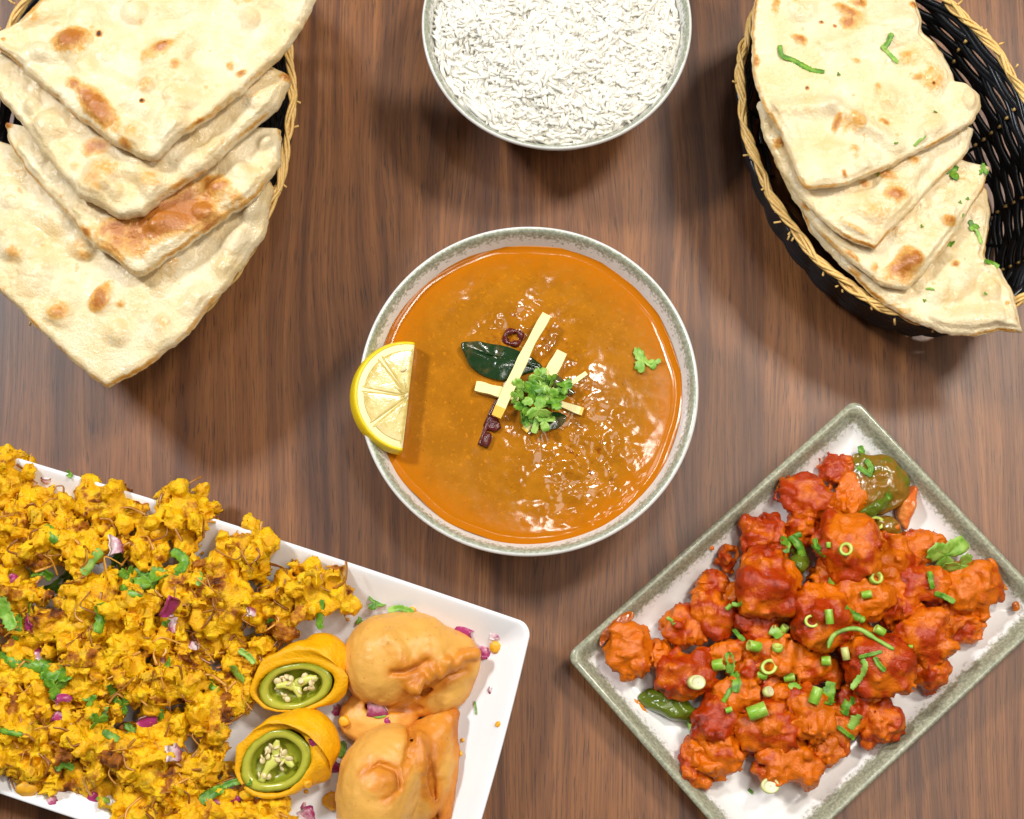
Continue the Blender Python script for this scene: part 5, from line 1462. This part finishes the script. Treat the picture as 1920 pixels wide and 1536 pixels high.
for pts, w, lab in [([(190, 1032), (172, 1052), (155, 1078)], 16, 'broad cilantro strip in the upper heap pointing up right'), ([(188, 1132), (190, 1158), (184, 1186)], 18, 'upright cilantro ribbon in the middle of the heap'),
                    ([(322, 1032), (345, 1052), (330, 1078)], 17, 'hooked cilantro ribbon right of the cilantro bunch'), ([(374, 1072), (376, 1085), (370, 1098)], 8, 'short dark cilantro strip right of the hooked ribbon'),
                    ([(2, 1118), (14, 1150), (26, 1180)], 20, 'broad cilantro ribbon at the left frame edge'), ([(36, 1152), (34, 1180), (28, 1200)], 10, 'narrow cilantro ribbon beside the broad left ribbon'),
                    ([(0, 1222), (25, 1240), (60, 1248), (95, 1248)], 20, 'long cilantro stem reaching in from the left frame edge'), ([(60, 1075), (78, 1072), (96, 1084)], 14, 'cilantro shred left of the upper strip'),
                    ([(226, 1098), (242, 1112), (268, 1114)], 11, 'thin cilantro stem left of the bright bunch'), ([(205, 1285), (215, 1305), (228, 1330)], 14, 'dark cilantro stem in the lower middle heap'),
                    ([(432, 1250), (444, 1265), (456, 1280)], 17, 'cilantro ribbon left of the upper chilli'), ([(448, 1218), (466, 1230), (478, 1244)], 10, 'cilantro shred above the ribbon left of the upper chilli'),
                    ([(392, 1274), (400, 1288), (408, 1298)], 11, 'small cilantro strip left of the two chillies'), ([(0, 1368), (20, 1374), (42, 1378)], 9, 'cilantro stem at the lower left frame edge'),
                    ([(192, 1372), (208, 1380), (222, 1388)], 12, 'cilantro strip below the heap\'s middle'), ([(376, 1504), (398, 1488), (420, 1478)], 17, 'cilantro ribbon below the lower chilli, left piece'),
                    ([(418, 1474), (445, 1466), (472, 1468)], 11, 'cilantro ribbon on the lower chilli\'s edge, right piece'), ([(180, 1494), (194, 1500), (206, 1500)], 9, 'dark cilantro bit on the platter\'s lower rim'),
                    ([(104, 1444), (120, 1432), (138, 1442)], 12, 'cilantro curl on the lowest left fritters'), ([(300, 1330), (302, 1345), (298, 1352)], 9, 'cilantro bit above the magenta edged onion'),
                    ([(728, 1146), (748, 1140), (776, 1148)], 10, 'cilantro shred peeking over the upper samosa'), ([(606, 1125), (600, 1150), (600, 1180)], 11, 'dark chilli stem standing between fritter and upper chilli'),
                    ([(890, 1315), (892, 1328), (893, 1340)], 3, 'fine herb thread on the platter\'s right floor'), ([(700, 1340), (712, 1342), (722, 1338)], 9, 'cilantro shred on the onion between the samosas'),
                    ([(640, 1390), (644, 1405), (636, 1420)], 11, 'dark cilantro scrap between lower chilli and samosa'), ([(125, 885), (130, 890), (135, 895)], 8, 'cilantro fleck on the platter\'s upper rim'),
                    ([(84, 985), (98, 1005), (108, 1015)], 16, 'olive green pepper strip in the upper left fritter')]:
    strip(pts, w, 'platter', lab, 'cilantro_pale' if len(lab) % 4 == 0 else 'cilantro', lift=0.06)
for u, v, s, yw, lab in [(285, 1095, 34, 60, 'bright cilantro bunch in the middle of the heap'), (262, 1078, 20, 10, 'dark cilantro leaf beside the bright bunch'), (222, 1052, 24, 80, 'folded dark cilantro leaf under the pale onion dice'),
                         (240, 1078, 20, -80, 'cilantro leaf below the folded dark one'), (300, 1085, 22, -40, 'cilantro leaf on the bright bunch\'s right'), (128, 1080, 26, 40, 'feathery cilantro leaf left of the broad strip'), (105, 1098, 22, 200, 'feathery cilantro leaf at the heap\'s left'),
                         (115, 1262, 34, -60, 'large curled cilantro leaf at the long stem\'s end'), (104, 1285, 24, -90, 'cilantro leaf below the large curled leaf'), (88, 1262, 16, 100, 'small cilantro leaf left of the large curled leaf'), (182, 1350, 20, -40, 'cilantro leaf in the lower left heap'),
                         (192, 1338, 16, 60, 'small cilantro leaf above the lower left leaf'), (245, 1370, 18, 0, 'cilantro leaf left of the magenta edged onion'), (318, 1246, 12, 30, 'green leaf bit on the white onion dice'), (704, 1130, 18, -20, 'cilantro leaf alone on the white platter above the upper samosa'),
                         (505, 1164, 10, 0, 'small cilantro bit on the right hand fritters'), (310, 1170, 10, 40, 'small cilantro bit on the white onion piece'), (55, 1145, 16, 0, 'cilantro leaf near the left broad ribbon'), (232, 1322, 18, -70, 'dark cilantro leaf at the dark stem\'s lower end'), (168, 1312, 14, 30, 'dark cilantro leaf under the pink onion'), (675, 1164, 10, 90, 'cilantro tip at the upper samosa\'s left shoulder')]:
    leaf(u, v, s, 'platter', lab, yaw=yw, lift=0.06)
for i, (u, v, r, lab) in enumerate([(930, 1212, 15, 'largest orange crumb at the platter\'s right corner'), (774, 1142, 8, 'orange crumb above the upper samosa'), (934, 1358, 6, 'yellow crumb by the platter\'s right rim'), (868, 1388, 5, 'crumb right of the lower samosa, upper'),
                                    (863, 1413, 5, 'crumb right of the lower samosa, lower'), (652, 1162, 5, 'crumb left of the upper samosa'), (648, 1352, 14, 'brown batter crumb between chilli and samosa'), (576, 1470, 8, 'crumb below the lower chilli\'s right side'), (574, 1484, 5, 'smaller crumb below the lower chilli'), (622, 1502, 16, 'orange batter scrap left of the lower samosa'), (520, 1528, 10, 'orange crumb at the frame\'s bottom edge'), (50, 1478, 18, 'orange batter scrap on the platter\'s lower left rim')]):
    chunk(u, v, r, 'platter', 'batter_crumb', 'crumb', lab, 'crumb', 800 + i, 0.6)
print('scene built', len(bpy.data.objects), sum(len(m.polygons) for m in bpy.data.meshes))
